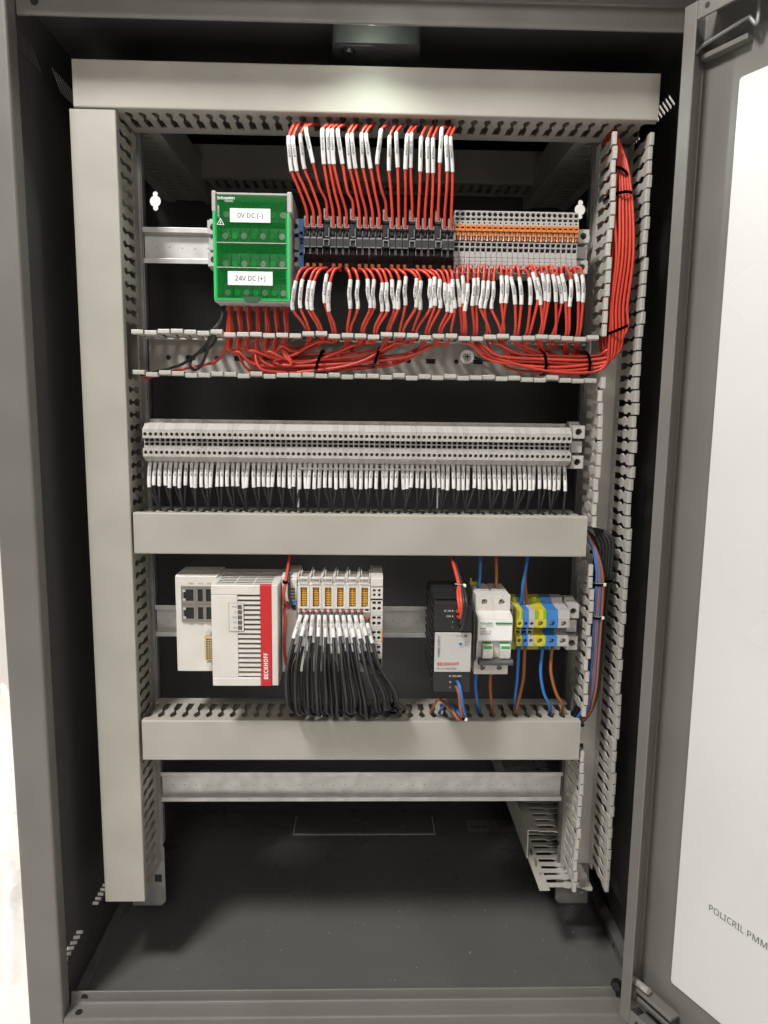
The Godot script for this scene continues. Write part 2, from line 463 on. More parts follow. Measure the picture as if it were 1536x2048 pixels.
func cabinet() -> void:
	var t := thing("control_cabinet", "dark grey steel control cabinet standing open with its wiring on show", "cabinet", V(0, -656, 850))
	# posts, folded in front
	for s in [-1.0, 1.0]:
		var p := poly([s * 335, -650, s * 301, -650, s * 301, -668, s * 306, -668, s * 306, -666, s * 303, -665, s * 303, -653, s * 331, -655, s * 331, -720, s * 335, -720])
		folded("post", p, 1, -624.5, 390, t, M.paint, 3.0)
	var c := 0.0
	var k := MB.new()
	# bottom sill, shelf and lip; the same above
	folded("bottom_sill", poly([-656, -649, -626, -649, -626, -668, -656, -668]), 0, -335, 335, t, M.paint, 3.5)
	folded("bottom_lip", poly([-625.5, -650.5, -613, -650.5, -612, -670, -600, -671, -600, -673, -614, -672.5, -615, -653, -625.5, -653]), 0, -300.6, 300.6, t, M.paint, 2.5)
	folded("top_sill", poly([388, -649, 420, -649, 420, -668, 388, -668]), 0, -335, 335, t, M.paint, 3.5)
	folded("top_lip", poly([387.5, -650.5, 352, -650.5, 351, -667, 331, -668, 331, -670.5, 353, -669.5, 354, -653, 387.5, -653]), 0, -300.6, 300.6, t, M.paint, 2.5)
	for h in [[V(-288.5, -612.6, 659), Vector3(0, 0.5, 0)], [V(-287, -606, 670.8), Vector3(0, 0, 0.6)], [V(-285, 342, 667.6), Vector3(0, 0, 0.6)], [V(282, -612.6, 659), Vector3(0, 0.5, 0)]]:
		k = MB.new()
		k.cyl(h[0] - h[1] * 0.5, h[1] * 1.2, 3.6, 16)
		part("screw_hole", k, M.dark, t)
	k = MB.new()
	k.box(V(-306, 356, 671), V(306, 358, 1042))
	part("roof_panel", k, M.paint_shaded, t)
	k = MB.new()
	k.box(V(-306, -620, 673.5), V(306, -618, 1042))
	part("floor_panel", k, M.paint_floor, t)
	for s in [-1.0, 1.0]:
		k = MB.new()
		k.box(V(s * 305, -617.9, 690), V(s * 293, -615.5 if s < 0 else -604.0, 1036), 0.6)
		var fl := part("floor_flange", k, M.paint_floor, t)
		k = MB.new()
		for i in 9: k.cyl(V(s * 293.2, -611, 708 + i * 36), Vector3(-s * 0.5, 0, 0), 2.6, 10)
		if s > 0: part("hole", k, M.dark, fl).set_meta("kind", "stuff")
	k = MB.new()
	k.box(V(-100, -617.9, 977), V(105, -616.4, 1021), 0.7)
	part("gland_plate", k, M.paint_floor, t)
	k = MB.new()
	k.box(V(-102.5, -617.9, 974.5), V(107.5, -617.0, 976.0)); k.box(V(-102.5, -617.9, 976.2), V(-101.2, -617.0, 1022)); k.box(V(106.2, -617.9, 976.2), V(107.5, -617.0, 1022))
	part("plate_seal", k, M.plate, t)
	k = MB.new()
	k.cyl(V(272, -600, 676), Vector3(-4, 3, 8), 5.5, 14, 4.0); k.cyl(V(272, -600, 676), Vector3(2, -10, 1), 6.5, 14)
	part("rubber_stop", k, M.dark, t)
	# back panel with keyholes and a hatch whose edge lets light through
	var cuts: Array = []
	for s in [-294.0, 297.0]:
		cuts.append(["cyl", V(s, 284, 1043), Vector3(7.6, 0, 0), Vector3(PI / 2, 0, 0)])
		for q in [-9.0, 9.5]: cuts.append(["cyl", V(s + 0.3, 284 + q, 1043), Vector3(3.6, 0, 0), Vector3(PI / 2, 0, 0)])
	cuts.append(["box", V(3, -83.5, 1043), Vector3(205, 3.2, 12), Vector3.ZERO])
	cuts.append(["box", V(-99, -114, 1043), Vector3(3.0, 60, 12), Vector3.ZERO])
	cuts.append(["box", V(106, -126, 1043), Vector3(2.6, 36, 12), Vector3.ZERO])
	slotted("back_panel", Vector3(618, 980, 2), V(0, -131, 1043), M.paint_shaded, t, cuts)
	for s in [-1.0, 1.0]:
		cuts = []
		for gy in [[317.0, -16.0, 22.0], [-565.0, -16.0, 21.0]]:
			for g in 4:
				for i in 7:
					var d0: float = 655 + g * 93 + i * 7.8 + (0 if s < 0 else 8)
					# each slot leans away from the front on its way down on one wall, towards it on the other
					var lean: float = gy[2] * (1.0 if s < 0 else -0.8)
					cuts.append(["box", V(s * 307, gy[0], d0 + 11), Vector3(12, 26, 2.5 if gy[0] > 0 else 3.3), Vector3(atan2(-lean, -gy[1]) * -1.0, 0, 0)])
		slotted("side_panel", Vector3(2, 976, 375), V(s * 307, -131, 854.5), M.paint_shaded, t, cuts)
	# sticker on the floor by the back
	k = MB.new()
	k.box(V(157, -617.9, 983), V(193, -617.5, 1011)); k.box(V(195, -617.9, 983), V(232, -617.5, 1011))
	var st := part("type_sticker", k, M.zinc, t)
	text(st, "tmn", V(174, -617.3, 994), 7.0, M.ink, Basis(Vector3.RIGHT, -PI / 2), true, 1.2)
	# the lit lamp under the roof
	var l := thing("cabinet_lamp", "grey plastic lamp with a round sensor under the cabinet roof", "lamp", V(6, 356, 700))
	k = MB.new()
	k.prism(soft(poly([-34, -698, 46, -698, 46, -748, -34, -748]), 4), 1, 330, 355.5)
	part("housing", k, M.lamp_body, l)
	k = MB.new()
	k.prism(soft(poly([-30, -701, 6, -701, 6, -722, -30, -722]), 5), 1, 328.8, 329.9)
	part("sensor_cover", k, M.lamp_body, l)
	k = MB.new()
	k.cyl(V(-20, 328.7, 710), Vector3(0, -3, 0), 7, 20, 4.5)
	part("sensor_lens", k, M.black, l)
	k = MB.new()
	k.box(V(-6, 345, 672), V(10, 355, 689), 1.0)
	part("lamp_holder", k, M.lamp_body, l)
	k = MB.new()
	k.cyl(V(2, 337.4, 675.5), Vector3(0, 7.5, 0), 2.2, 12)
	part("glowing_diode", k, M.glow, l)

func door() -> void:
	var cab: Node3D = get_node("control_cabinet")
	org = V(0, -656, 850)
	var dn := Node3D.new()
	dn.name = "door"
	cab.add_child(dn, true)
	# the door's own axes: x away from the hinge, y up, z the way its inner face looks
	var turn := Basis(Vector3(0.469, 0, 0.883), Vector3.UP, Vector3(-0.883, 0, 0.469))
	dn.transform = Transform3D(turn, (V(262, 0, 640) - org) * U)
	org = Vector3.ZERO
	var b := MB.new()
	b.prism(soft(poly([0, -27, 600, -27, 600, -25, 2, -25, 2, -2, 12.4, -2, 12.4, 0, 0, 0]), 1.2), 1, -603, 336)
	part("panel", b, M.paint, dn)
	b = MB.new()
	b.box(Vector3(12.6, 321, -2), Vector3(590, 336, 0), 0.5); b.box(Vector3(12.6, 334, -24.8), Vector3(590, 336, -2.1))
	part("top_edge", b, M.paint, dn)
	b = MB.new()
	b.box(Vector3(12.6, -603, -2), Vector3(590, -588, 0), 0.5); b.box(Vector3(12.6, -603, -24.8), Vector3(590, -601, -2.1))
	part("bottom_edge", b, M.paint, dn)
	for y in [328.5, -595.5]:
		b = MB.new()
		b.cyl(Vector3(22, y, -0.4), Vector3(0, 0, 0.6), 2.3, 14)
		part("screw_hole", b, M.dark, dn)
	# stay bars
	b = MB.new()
	var z := -14.0
	b.tube(spline([Vector3(3, 303, z), Vector3(7, 306, z), Vector3(30, 309, z), Vector3(49, 311, z), Vector3(52, 309, z), Vector3(56, 303.5, z), Vector3(58, 305, z), Vector3(58.5, 322, z)], 5), 1.6, 8)
	part("stay_rod", b, M.zinc, dn)
	b = MB.new()
	b.box(Vector3(5, 297, -24.9), Vector3(48, 301.5, -17), 0.6)
	part("stay_bracket", b, M.paint, dn)
	b = MB.new()
	b.cyl(Vector3(5, -565, -12), Vector3(19, 1.5, 0), 3.4, 14)
	part("hinge_pin", b, M.steel, dn)
	b = MB.new()
	b.box(Vector3(4, -574, -22), Vector3(52, -570, -10), 0.8); b.box(Vector3(4, -586, -22), Vector3(56, -581, -13), 0.8); b.cyl(Vector3(5, -584, -14), Vector3(0, 20, 0), 3.6, 14)
	part("hinge_bracket", b, M.paint, dn)
	# acrylic pane still under its white film
	b = MB.new()
	b.prism(soft(rect(40, -545, 530, 272), 3), 2, -24.6, -22.4)
	var sheet := part("acrylic_pane", b, M.film, dn)
	text(sheet, "POLICRIL PMMA", Vector3(73, -443, -22.2), 6.2, M.print_grey, Basis.IDENTITY, false, 0.97, HORIZONTAL_ALIGNMENT_LEFT)

# one finger of a slotted duct wall: local x along the duct, z towards the cover, y through the wall (outwards)
func finger(pitch: float, z0: float, z1: float, tip: bool) -> ArrayMesh:
	var prof := [[z1, 0.7], [z1 - 10.5, 0.7], [z1 - 11.4, 1.9], [z1 - 13.2, 2.9], [z1 - 16.4, 3.3], [z1 - 19.6, 2.9], [z1 - 21.8, 1.9], [z1 - 24.0, 1.2], [z1 - 26.4, 1.3], [z1 - 30.5, 3.3], [z0, 3.3]]
	var p := PackedVector2Array()
	for k in prof: p.append(Vector2(pitch / 2 - k[1], k[0]))
	for i in prof.size(): p.append(Vector2(-pitch / 2 + prof[prof.size() - 1 - i][1], prof[prof.size() - 1 - i][0]))
	var b := MB.new()
	# poly is (x, z); drawn out along y
	b.prism(p, 1, -1.4, 0.0)
	if tip: b.prism(soft(poly([-1.3, z1 - 10.4, 0.05, z1 - 10.4, 2.6, z1 - 3.0, 2.4, z1 + 1.2, -1.6, z1 + 1.6, -1.9, z1 - 4.0]), 0.7, 2), 0, -pitch / 2 + 0.75, pitch / 2 - 0.75)
	return b.mesh()

# a wiring duct: at = middle of the start of its base; walls = [[side, tips, gaps]], gaps in mm along the duct
func duct(label: String, at: Vector3, turn: Basis, length: float, w: float, walls: Array, cover: bool, m: Material, base_from := 0.0) -> Node3D:
	var t := thing("wiring_duct", label, "wiring duct", at)
	t.basis = turn
	org = Vector3.ZERO
	var h := 60.0
	var z0 := 13.0
	var b := MB.new()
	var sides := []
	for k in walls: sides.append(k[0])
	b.box(Vector3(base_from, -w / 2 + 0.02, 0), Vector3(length, w / 2 - 0.02, 1.6), 0.3)
	for s in [-1.0, 1.0]:
		var top := z0 if s in sides else h
		b.box(Vector3(base_from if s > 0 else 0.0, s * (w / 2 - 1.4), 1.6), Vector3(length, s * w / 2, top))
	var base := part("base", b, m, t)
	b = MB.new()
	for i in int(length / 50): 
		b.cyl(Vector3(20 + i * 50, 0, 1.62), Vector3(0, 0, 0.12), 2.6, 10); b.box(Vector3(38 + i * 50, -2.5, 1.62), Vector3(48 + i * 50, 2.5, 1.74))
	if not cover: part("mounting_slot", b, M.dark, base).set_meta("kind", "stuff")
	for k in walls:
		var f := finger(12.5, z0, h, k[1])
		var n := int(length / 12.5)
		var lead := (length - n * 12.5) / 2.0
		for i in n:
			var x := lead + (i + 0.5) * 12.5
			var skip := false
			for g in k[2]: skip = skip or (x > g[0] and x < g[1])
			if skip: continue
			var o := hang("finger", f, m, t, Vector3(x, k[0] * w / 2, 0))
			if k[0] < 0: o.rotation.z = PI
			if k[1]: o.rotation.x = (rng.randf() - 0.5) * 0.05
	if cover:
		b = MB.new()
		var p := soft(poly([-w / 2 - 1.6, 54, -w / 2 - 1.6, 62.6, w / 2 + 1.6, 62.6, w / 2 + 1.6, 54, w / 2 + 0.3, 54, w / 2 + 0.3, 61, -w / 2 - 0.3, 61, -w / 2 - 0.3, 54]), 1.6)
		b.prism(p, 0, -0.6, length + 0.4)
		part("cover", b, M.duct, t)
	return t

func ducts() -> void:
	var upright := Basis(Vector3.UP, Vector3.LEFT, Vector3.BACK)
	var deep := Basis(Vector3.FORWARD, Vector3.UP, Vector3.RIGHT)
	var deep_back := Basis(Vector3.BACK, Vector3.UP, Vector3.LEFT)
	duct("long upright grey duct with a plain cover, running down beside the devices", V(-252, -519, 763), upright, 788, 39, [[-1.0, false, [[552.0, 596.0]]]], true, M.duct)
	duct("grey covered duct across the top of the wiring, lit by the roof lamp", V(-268, 291.5, 763), Basis.IDENTITY, 536, 38, [[-1.0, false, []]], true, M.duct)
	duct("tall upright duct without a cover, holding the thick red wire bundle", V(248, -519, 763), upright, 787, 34, [[1.0, true, [[555.0, 594.0], [372.0, 412.0], [166.0, 206.0]]], [-1.0, true, []]], false, M.duct_light)
	duct("open horizontal duct full of red wires between the two upper terminal rows", V(-226, 53, 763), Basis.IDENTITY, 452, 38, [[1.0, true, []], [-1.0, true, []]], false, M.duct_light)
	duct("covered horizontal duct under the row of black wires", V(-228, -122, 763), Basis.IDENTITY, 450, 38, [[1.0, false, []]], true, M.duct)
	duct("covered horizontal duct under the computer and power supply, its slots seen from above", V(-227, -338.5, 763), Basis.IDENTITY, 453, 40, [[1.0, false, []]], true, M.duct)
	duct("grey covered duct along the back wall under the roof, deep in shade", V(-228, 316, 1036), Basis.IDENTITY, 456, 38, [[-1.0, false, []]], true, M.duct)
	duct("shaded duct running back under the roof from the covered upright duct", V(-277, 300, 772), deep, 262, 38, [[-1.0, false, []]], true, M.duct)
	duct("shaded duct running back under the roof from the red bundle", V(277, 300, 1034), deep_back, 262, 38, [[-1.0, false, []]], true, M.duct)
	duct("cut end of an open duct lying low behind the upright duct's foot", V(194, -503, 716), deep, 318, 36, [[1.0, true, [[-5.0, 56.0]]], [-1.0, true, []]], false, M.duct_light, 58.0)
	# strips of sheet steel that carry it all
	for s in [-1.0, 1.0]:
		var t := thing("mounting_strip", "bare sheet steel strip behind the " + ("covered upright duct, with a square hole near its foot" if s < 0 else "open upright duct, dark at its foot"), "mounting strip", V(s * 246, -572, 766), "steel strips that carry the ducts")
		var b := MB.new()
		b.prism(poly([s * 230, 300, s * 266, 300, s * 266, -572, s * 233, -572, s * 228, -567, s * 228, -500, s * 230, -497]), 2, -766, -764)
		b.box(V(s * 229, 300, 766.1), V(s * 230, -496, 775))
		part("plate", b, M.zinc if s < 0 else M.paint, t)
		b = MB.new()
		b.box(V(s * 231.5, -533, 763.9), V(s * 239.5, -541.5, 763.2))
		if s < 0: part("square_hole", b, M.dark, t)
		b = MB.new()
		for y in [-545.0, -557.0]: b.cyl(V(s * 258, y, 764), Vector3(0, 0, 1.6), 2.6, 6)
		part("bolt", b, M.zinc, t)

func rails() -> void:
	var where := [[163.0, "beside the green distribution block"], [-31.6, "behind the long row of beige terminal blocks"], [-227.0, "behind the computer, power supply and breaker"], [-419.0, "bare along its whole length below the lowest duct"]]
	for k in where:
		var t := thing("mounting_rail", "galvanised steel rail " + k[1], "mounting rail", V(0, k[0], 760), "steel rails across the cabinet")
		var y: float = k[0]
		var b := MB.new()
		var p := [17.5, 7.5, 17.5, 6.5, 13.4, 6.5, 13.4, 0.0, -13.4, 0.0, -13.4, 6.5, -17.5, 6.5, -17.5, 7.5, -12.4, 7.5, -12.4, 1.0, 12.4, 1.0, 12.4, 7.5]
		var q := PackedVector2Array()
		for i in range(0, p.size(), 2): q.append(Vector2(p[i] + y, p[i + 1] - 760.5))
		b.prism(soft(q, 0.5, 2), 0, -226, 226)
		part("profile", b, M.rail, t)
		b = MB.new()
		for i in 34: b.cyl(V(-214 + i * 12.9, y - 1 + sin(i * 1.7) * 0.6, 759.5), Vector3(0, 0, 0.12), 0.8, 8)
		part("punch_mark", b, M.zinc, t).set_meta("kind", "stuff")

# the screwed clamp at the end of a row of terminals; z runs from the rail forward
func end_clamp(label: String, x: float, y: float, h: float, w: float, out: float, m: Material) -> void:
	var t := thing("end_clamp", label, "end clamp", V(x, y, 753), "end clamps on the rails")
	var b := MB.new()
	b.box(V(x - w / 2, y - h / 2, 752), V(x + w / 2, y + h / 2, 753 - out * 0.55), 0.6)
	b.box(V(x - w / 2 + 0.3, y - h * 0.13, 753 - out * 0.55), V(x + w / 2 - 0.3, y + h * 0.13, 753 - out * 0.86), 0.6)
	b.box(V(x - w / 2 + 0.1, y + h * 0.42, 753 - out * 0.55), V(x + w / 2 - 1.2, y + h * 0.5 + 2.2, 753 - out * 0.3), 0.4)
	for s in [-1.0, 1.0]:
		b.x = Transform3D(Basis.IDENTITY, V(x, y + s * h * 0.33, 753 - out * 0.55))
		b.cell(-w / 2, -h * 0.14, w / 2, h * 0.14, -0.2, out * 0.45, 0, 0, w * 0.29)
		b.x = Transform3D.IDENTITY
	part("body", b, m, t)
	for s in [-1.0, 1.0]:
		b = MB.new()
		b.cyl(V(x, y + s * h * 0.33, 753 - out * 0.55), Vector3(0, 0, 1.6), w * 0.26, 14)
		var sc := part("clamp_screw", b, M.steel, t)
		b = MB.new()
		b.x = Transform3D(Basis(Vector3.BACK, 0.5 + x), V(x, y + s * h * 0.33, 753 - out * 0.55 - 1.6))
		b.box(Vector3(-w * 0.22, -0.4, 0), Vector3(w * 0.22, 0.4, 0.12))
		part("slot", b, M.dark, sc)

func top_row() -> void:
	green_block()
	end_clamp("grey end clamp between the covered duct's side and the green distribution block", -151, 161, 46, 11, 22, M.grey_block)
	end_clamp("grey end clamp between the green distribution block and the blue terminal", -70.6, 162, 47, 9.5, 26, M.grey_block)
	end_clamp("grey end clamp closing the orange lever terminals beside the open upright duct", 209.5, 157, 44, 11, 34, M.grey_block)
	# one slim blue terminal
	var t := thing("terminal_block", "slim blue terminal block beside the green distribution block's clamp", "terminal block", V(-63.6, 160, 753))
	var b := MB.new()
	b.box(V(-66, 136, 752), V(-61.4, 181, 722), 0.8)
	b.x = Transform3D(Basis.IDENTITY, V(-63.7, 0, 722))
	b.cell(-2.3, 164, 2.3, 181, 0, 8, 0, 168, 1.7); b.cell(-2.3, 136, 2.3, 153, 0, 8, 0, 149, 1.7); b.cell(-2.3, 153.1, 2.3, 163.9, 0, 3, 0, 158, 1.5, 3.2)
	part("body", b, M.blue, t)
	# black fuse modules: the taller ones stand between groups
	var tall := [3, 7, 12, 16, 20]
	var low: Node3D = null
	var high: Node3D = null
	for i in 23:
		var at := V(-60.6 + 6.2 * (i + 0.5), 160, 753)
		var is_tall: bool = i in tall
		var lab := "%s black fuse module of the row counted from the green block%s" % [ordinal(i + 1), ", a taller one" if is_tall else ""]
		if is_tall:
			if high: copy(high, "fuse_module", at, lab)
			else: high = fuse_module(at, lab, true)
		elif low: copy(low, "fuse_module", at, lab)
		else: low = fuse_module(at, lab, false)
	var lever: Node3D = null
	for i in 23:
		var at := V(82.6 + 5.2 * (i + 0.5), 161, 753)
		var lab := "%s grey terminal block with an orange lever, counted from the black fuse modules" % ordinal(i + 1)
		if lever: copy(lever, "lever_terminal", at, lab)
		else: lever = lever_terminal(at, lab)
	red_wires()

func green_block() -> void:
	var t := thing("distribution_block", "green see-through power distribution block marked 0V DC and 24V DC", "distribution block", V(-107, 149, 753))
	var b := MB.new()
	b.box(V(-143, 101.5, 752), V(-140.4, 181, 694), 0.5); b.box(V(-143.4, 180, 752), V(-139.6, 198.5, 690), 0.8)
	b.box(V(-74.2, 101.5, 752), V(-71.6, 181, 694), 0.5); b.box(V(-74.6, 180, 752), V(-70.2, 198.5, 690), 0.8)
	b.box(V(-140.3, 195.2, 752), V(-74.3, 197.6, 692.5), 0.5); b.box(V(-143, 99.8, 752), V(-71.6, 103.4, 692), 0.8); b.box(V(-140.3, 103.5, 752), V(-74.3, 195, 742))
	part("housing", b, M.grey_block, t)
	# stepped busbars under the cover, with seven screws on each step
	var rows := [[183.0, 176.0, 194.0, 712.0], [161.5, 154.0, 169.0, 703.0], [136.5, 131.0, 146.0, 703.0], [111.5, 104.0, 121.0, 712.0]]
	for r in rows:
		b = MB.new()
		b.box(V(-139, r[1], 741), V(-75.5, r[2], r[3]), 0.8)
		for k in 8: b.box(V(-139 + k * 9.05, r[1] + 0.5, r[3] - 0.02), V(-138.2 + k * 9.05, r[2] - 0.5, r[3] - 2.5))
		var s := part("busbar_step", b, M.green_inner, t)
		for k in 7:
			b = MB.new()
			b.cyl(V(-133.8 + k * 8.85, r[0], r[3]), Vector3(0, 0, 1.6), 2.9, 14)
			var m := part("screw", b, M.steel, s)
			m.material_override = M.green_edge if k % 2 else M.steel
	b = MB.new()
	for y in [172.8, 149.0, 124.0]: b.box(V(-139, y - 2.5, 741), V(-75.5, y + 2.5, 722))
	part("barrier", b, M.green_step, t)
	# the hinged cover: a clear green shell with ribs
	b = MB.new()
	b.box(V(-140, 102.5, 691.2), V(-75, 195.5, 690)); 
	var c := part("clear_cover", b, M.green_clear, t)
	b = MB.new()
	b.box(V(-140.2, 102.5, 716), V(-139.2, 181, 690.2), 0.3); b.box(V(-76, 102.5, 716), V(-75, 181, 690.2), 0.3)
	b.box(V(-139.1, 102.6, 716), V(-76.1, 103.6, 691.4))
	b.box(V(-142.9, 103.6, 691.8), V(-140.3, 180, 690.1), 0.3); b.box(V(-74.9, 103.6, 691.8), V(-72.1, 180, 690.1), 0.3); b.box(V(-142.9, 101.2, 691.8), V(-72.1, 103.5, 690.3), 0.3)
	part("cover_rim", b, M.green_edge, c)
	b = MB.new()
	for y in [152.8, 130.8]: b.box(V(-139.9, y - 0.35, 689.9), V(-75.1, y + 0.35, 689.3))
	part("rib", b, M.grey_block, c)
	b = MB.new()
	b.prism(soft(poly([-116, 104.5, -99.5, 104.5, -102, 99.4, -113.5, 99.4]), 1.5), 2, -691, -687.6)
	part("latch", b, M.green_step, c)
	for k in [["0V DC (-)", -108.3, 177.0, 37.0, 12.2], ["24V DC (+)", -109.0, 121.2, 41.5, 12.4]]:
		b = MB.new()
		b.box(V(k[1] - k[3] / 2, k[2] - k[4] / 2, 689.9), V(k[1] + k[3] / 2, k[2] + k[4] / 2, 689.5))
		var p := part("label_plate", b, M.print_white, t)
		text(p, k[0], V(k[1], k[2], 689.4), 4.4, M.ink)
	text(c, "Schneider", V(-138.3, 192.0, 689.8), 2.6, M.print_white, Basis.IDENTITY, true, 0.95, HORIZONTAL_ALIGNMENT_LEFT)
	text(c, "Electric", V(-131.5, 189.4, 689.8), 1.7, M.print_white, Basis.IDENTITY, false, 1.0, HORIZONTAL_ALIGNMENT_LEFT)
	text(c, "LGY412560", V(-137.4, 180, 689.8), 1.6, M.print_white, Basis(Vector3.BACK, PI / 2), false, 0.9)
	# warning triangle
	b = MB.new()
	var o := Vector2(-135.6, 170.4)
	for k in 3:
		var a := o + Vector2(0, 4.0).rotated(TAU * k / 3); var d := o + Vector2(0, 4.0).rotated(TAU * (k + 1) / 3)
		var a2 := o + Vector2(0, 2.9).rotated(TAU * k / 3); var d2 := o + Vector2(0, 2.9).rotated(TAU * (k + 1) / 3)
		b.prism(PackedVector2Array([a, d, d2, a2]), 2, -689.9, -689.8)
	b.prism(poly([o.x + 0.5, o.y + 2, o.x - 0.9, o.y - 0.1, o.x - 0.1, o.y + 0.1, o.x - 0.5, o.y - 1.5, o.x + 1.0, o.y + 0.5, o.x + 0.2, o.y + 0.3]), 2, -689.9, -689.8)
	part("warning_sign", b, M.print_white, c)

func fuse_module(at: Vector3, lab: String, tall: bool) -> Node3D:
	var t := thing("fuse_module", lab, "fuse terminal", at, "black fuse modules on the top rail")
	var b := MB.new()
	var up := 7.0 if tall else 0.0
	org = Vector3.ZERO
	# side profile (y, z) relative to the rail
	b.prism(poly([11 + up, 4, 11 + up, 42, 9 + up, 44, 3, 46, 0.6, 52, -6.8, 53, -7.2, 46, -13, 45, -17.5, 38, -23, 36, -24, 20, -20, 4]), 0, -2.9, 2.9)
	part("body", b, M.module, t)
	b = MB.new()
	b.x = Transform3D(Basis(Vector3.RIGHT, -0.25), Vector3(0, 12.6 + up, 45))
	b.cell(-2.6, -1.6, 2.6, 1.6, -3, 2.5, 0, 0, 1.8, 0.85)
	b.x = Transform3D.IDENTITY
	b.prism(poly([-2.9, 13 + up, -1.3, 13 + up, -1.7, 18 + up, -0.9, 22 + up, -3.0, 22 + up]), 2, 40, 47)
	if tall:
		b.box(Vector3(-2.9, 21, 34), Vector3(2.4, 25, 44), 0.8)
		b.box(Vector3(-2.9, -1.2, 50), Vector3(2.9, -0.2, 55)); b.box(Vector3(-2.9, -6.5, 50), Vector3(-2.1, -1.2, 55)); b.box(Vector3(2.1, -6.5, 50), Vector3(2.9, -1.2, 55))
		b.box(Vector3(1.7, 2.2, 46), Vector3(2.5, 11, 50), 0.2); b.box(Vector3(-1.2, 2.2, 46), Vector3(2.4, 3.4, 50), 0.3)
	else:
		b.box(Vector3(-2.85, -7.6, 51.5), Vector3(2.7, -6.9, 54.2), 0.25)
		b.box(Vector3(-2.85, -13, 44), Vector3(-2.2, -7.7, 51)); b.box(Vector3(2.2, -13, 44), Vector3(2.85, -7.7, 51))
		b.box(Vector3(2.0, 2.6, 45), Vector3(2.7, 7.2, 49.5), 0.3)
		b.box(Vector3(-2.7, -0.1, 51.6), Vector3(2.5, 1.9, 52.0), 0.15)
	part("edge", b, M.module_highlight, t)
	b = MB.new()
	b.box(Vector3(-0.9, 5.5, 43), Vector3(0.9, 9 + up * 0.7, 46.9))
	b.box(Vector3(-1.9, -12.8, 44), Vector3(1.9, -8, 47.2))
	part("slot", b, M.dark, t)
	if not tall:
		b = MB.new()
		b.box(Vector3(-1.7, -22.9, 34), Vector3(1.7, -19.6, 41.5), 0.4)
		part("release_button", b, M.orange, t)
	org = at
	return t

func lever_terminal(at: Vector3, lab: String) -> Node3D:
	var t := thing("lever_terminal", lab, "terminal block", at, "grey terminal blocks with orange levers")
	org = Vector3.ZERO
	var b := MB.new()
	b.prism(poly([28.5, 4, 28.5, 34, 17.5, 36, 4, 36, 3, 32, -8, 32, -9, 38, -17, 39, -18, 34, -27.5, 33, -27, 4]), 0, -2.5, 2.5)
	b.cell(-2.5, 24.2, 2.5, 30.2, 34, 41, 0, 27.1, 2.05)
	b.cell(-2.5, 20.9, 2.5, 24.1, 34, 41, 0, 22.6, 1.9, 1.25)
	b.cell(-2.5, 17.0, 2.5, 20.8, 34, 42, 0, 19.0, 0.95)
	b.cell(-2.5, -2.7, 2.5, 2.0, 32, 40, 0, -0.4, 2.0, 1.75)
	b.cell(-2.5, -7.6, 2.5, -2.8, 32, 40, 0, -5.2, 2.0, 1.85)
	b.box(Vector3(-2.5, -12.6, 37), Vector3(2.5, -7.7, 40.3), 0.4); b.box(Vector3(-2.5, -16.6, 38), Vector3(2.5, -13, 41.5), 0.4)
	b.box(Vector3(-2.5, -20.2, 33), Vector3(2.5, -16.9, 43), 0.5)
	b.cell(-2.5, -23.3, 2.5, -20.3, 32, 43, 0, -21.6, 0.9)
	b.cell(-2.5, -27.4, 2.5, -23.4, 32, 42, 0, -25.2, 1.75, 1.4)
	part("body", b, M.grey_block, t)
	b = MB.new()
	b.box(Vector3(-2.45, 3.1, 36), Vector3(-0.9, 10.9, 40), 0.3)
	part("marker_strip", b, M.print_white, t)
	b = MB.new()
	b.cell(-2.4, 11.2, 2.4, 16.6, 37, 43.5, 0, 14.1, 1.6, 0.8)
	b.box(Vector3(-2.4, 11.2, 35.5), Vector3(2.4, 16.6, 37.5)); b.box(Vector3(-0.7, 6.8, 36), Vector3(2.3, 11.1, 42), 0.4); b.box(Vector3(0.1, 3.2, 36), Vector3(1.7, 6.7, 41), 0.4)
	part("lever", b, M.orange, t)
	for q in [[24.9, 29.2, 34.2, 36.0], [21.4, 23.8, 34.2, 36.5], [-7.0, 1.2, 32.2, 34.0], [-26.5, -23.9, 32.2, 34.0]]:
		b = MB.new()
		b.box(Vector3(-1.8, q[0], q[2]), Vector3(1.8, q[1], q[3]))
		part("socket", b, M.socket, t)
	org = at
	return t

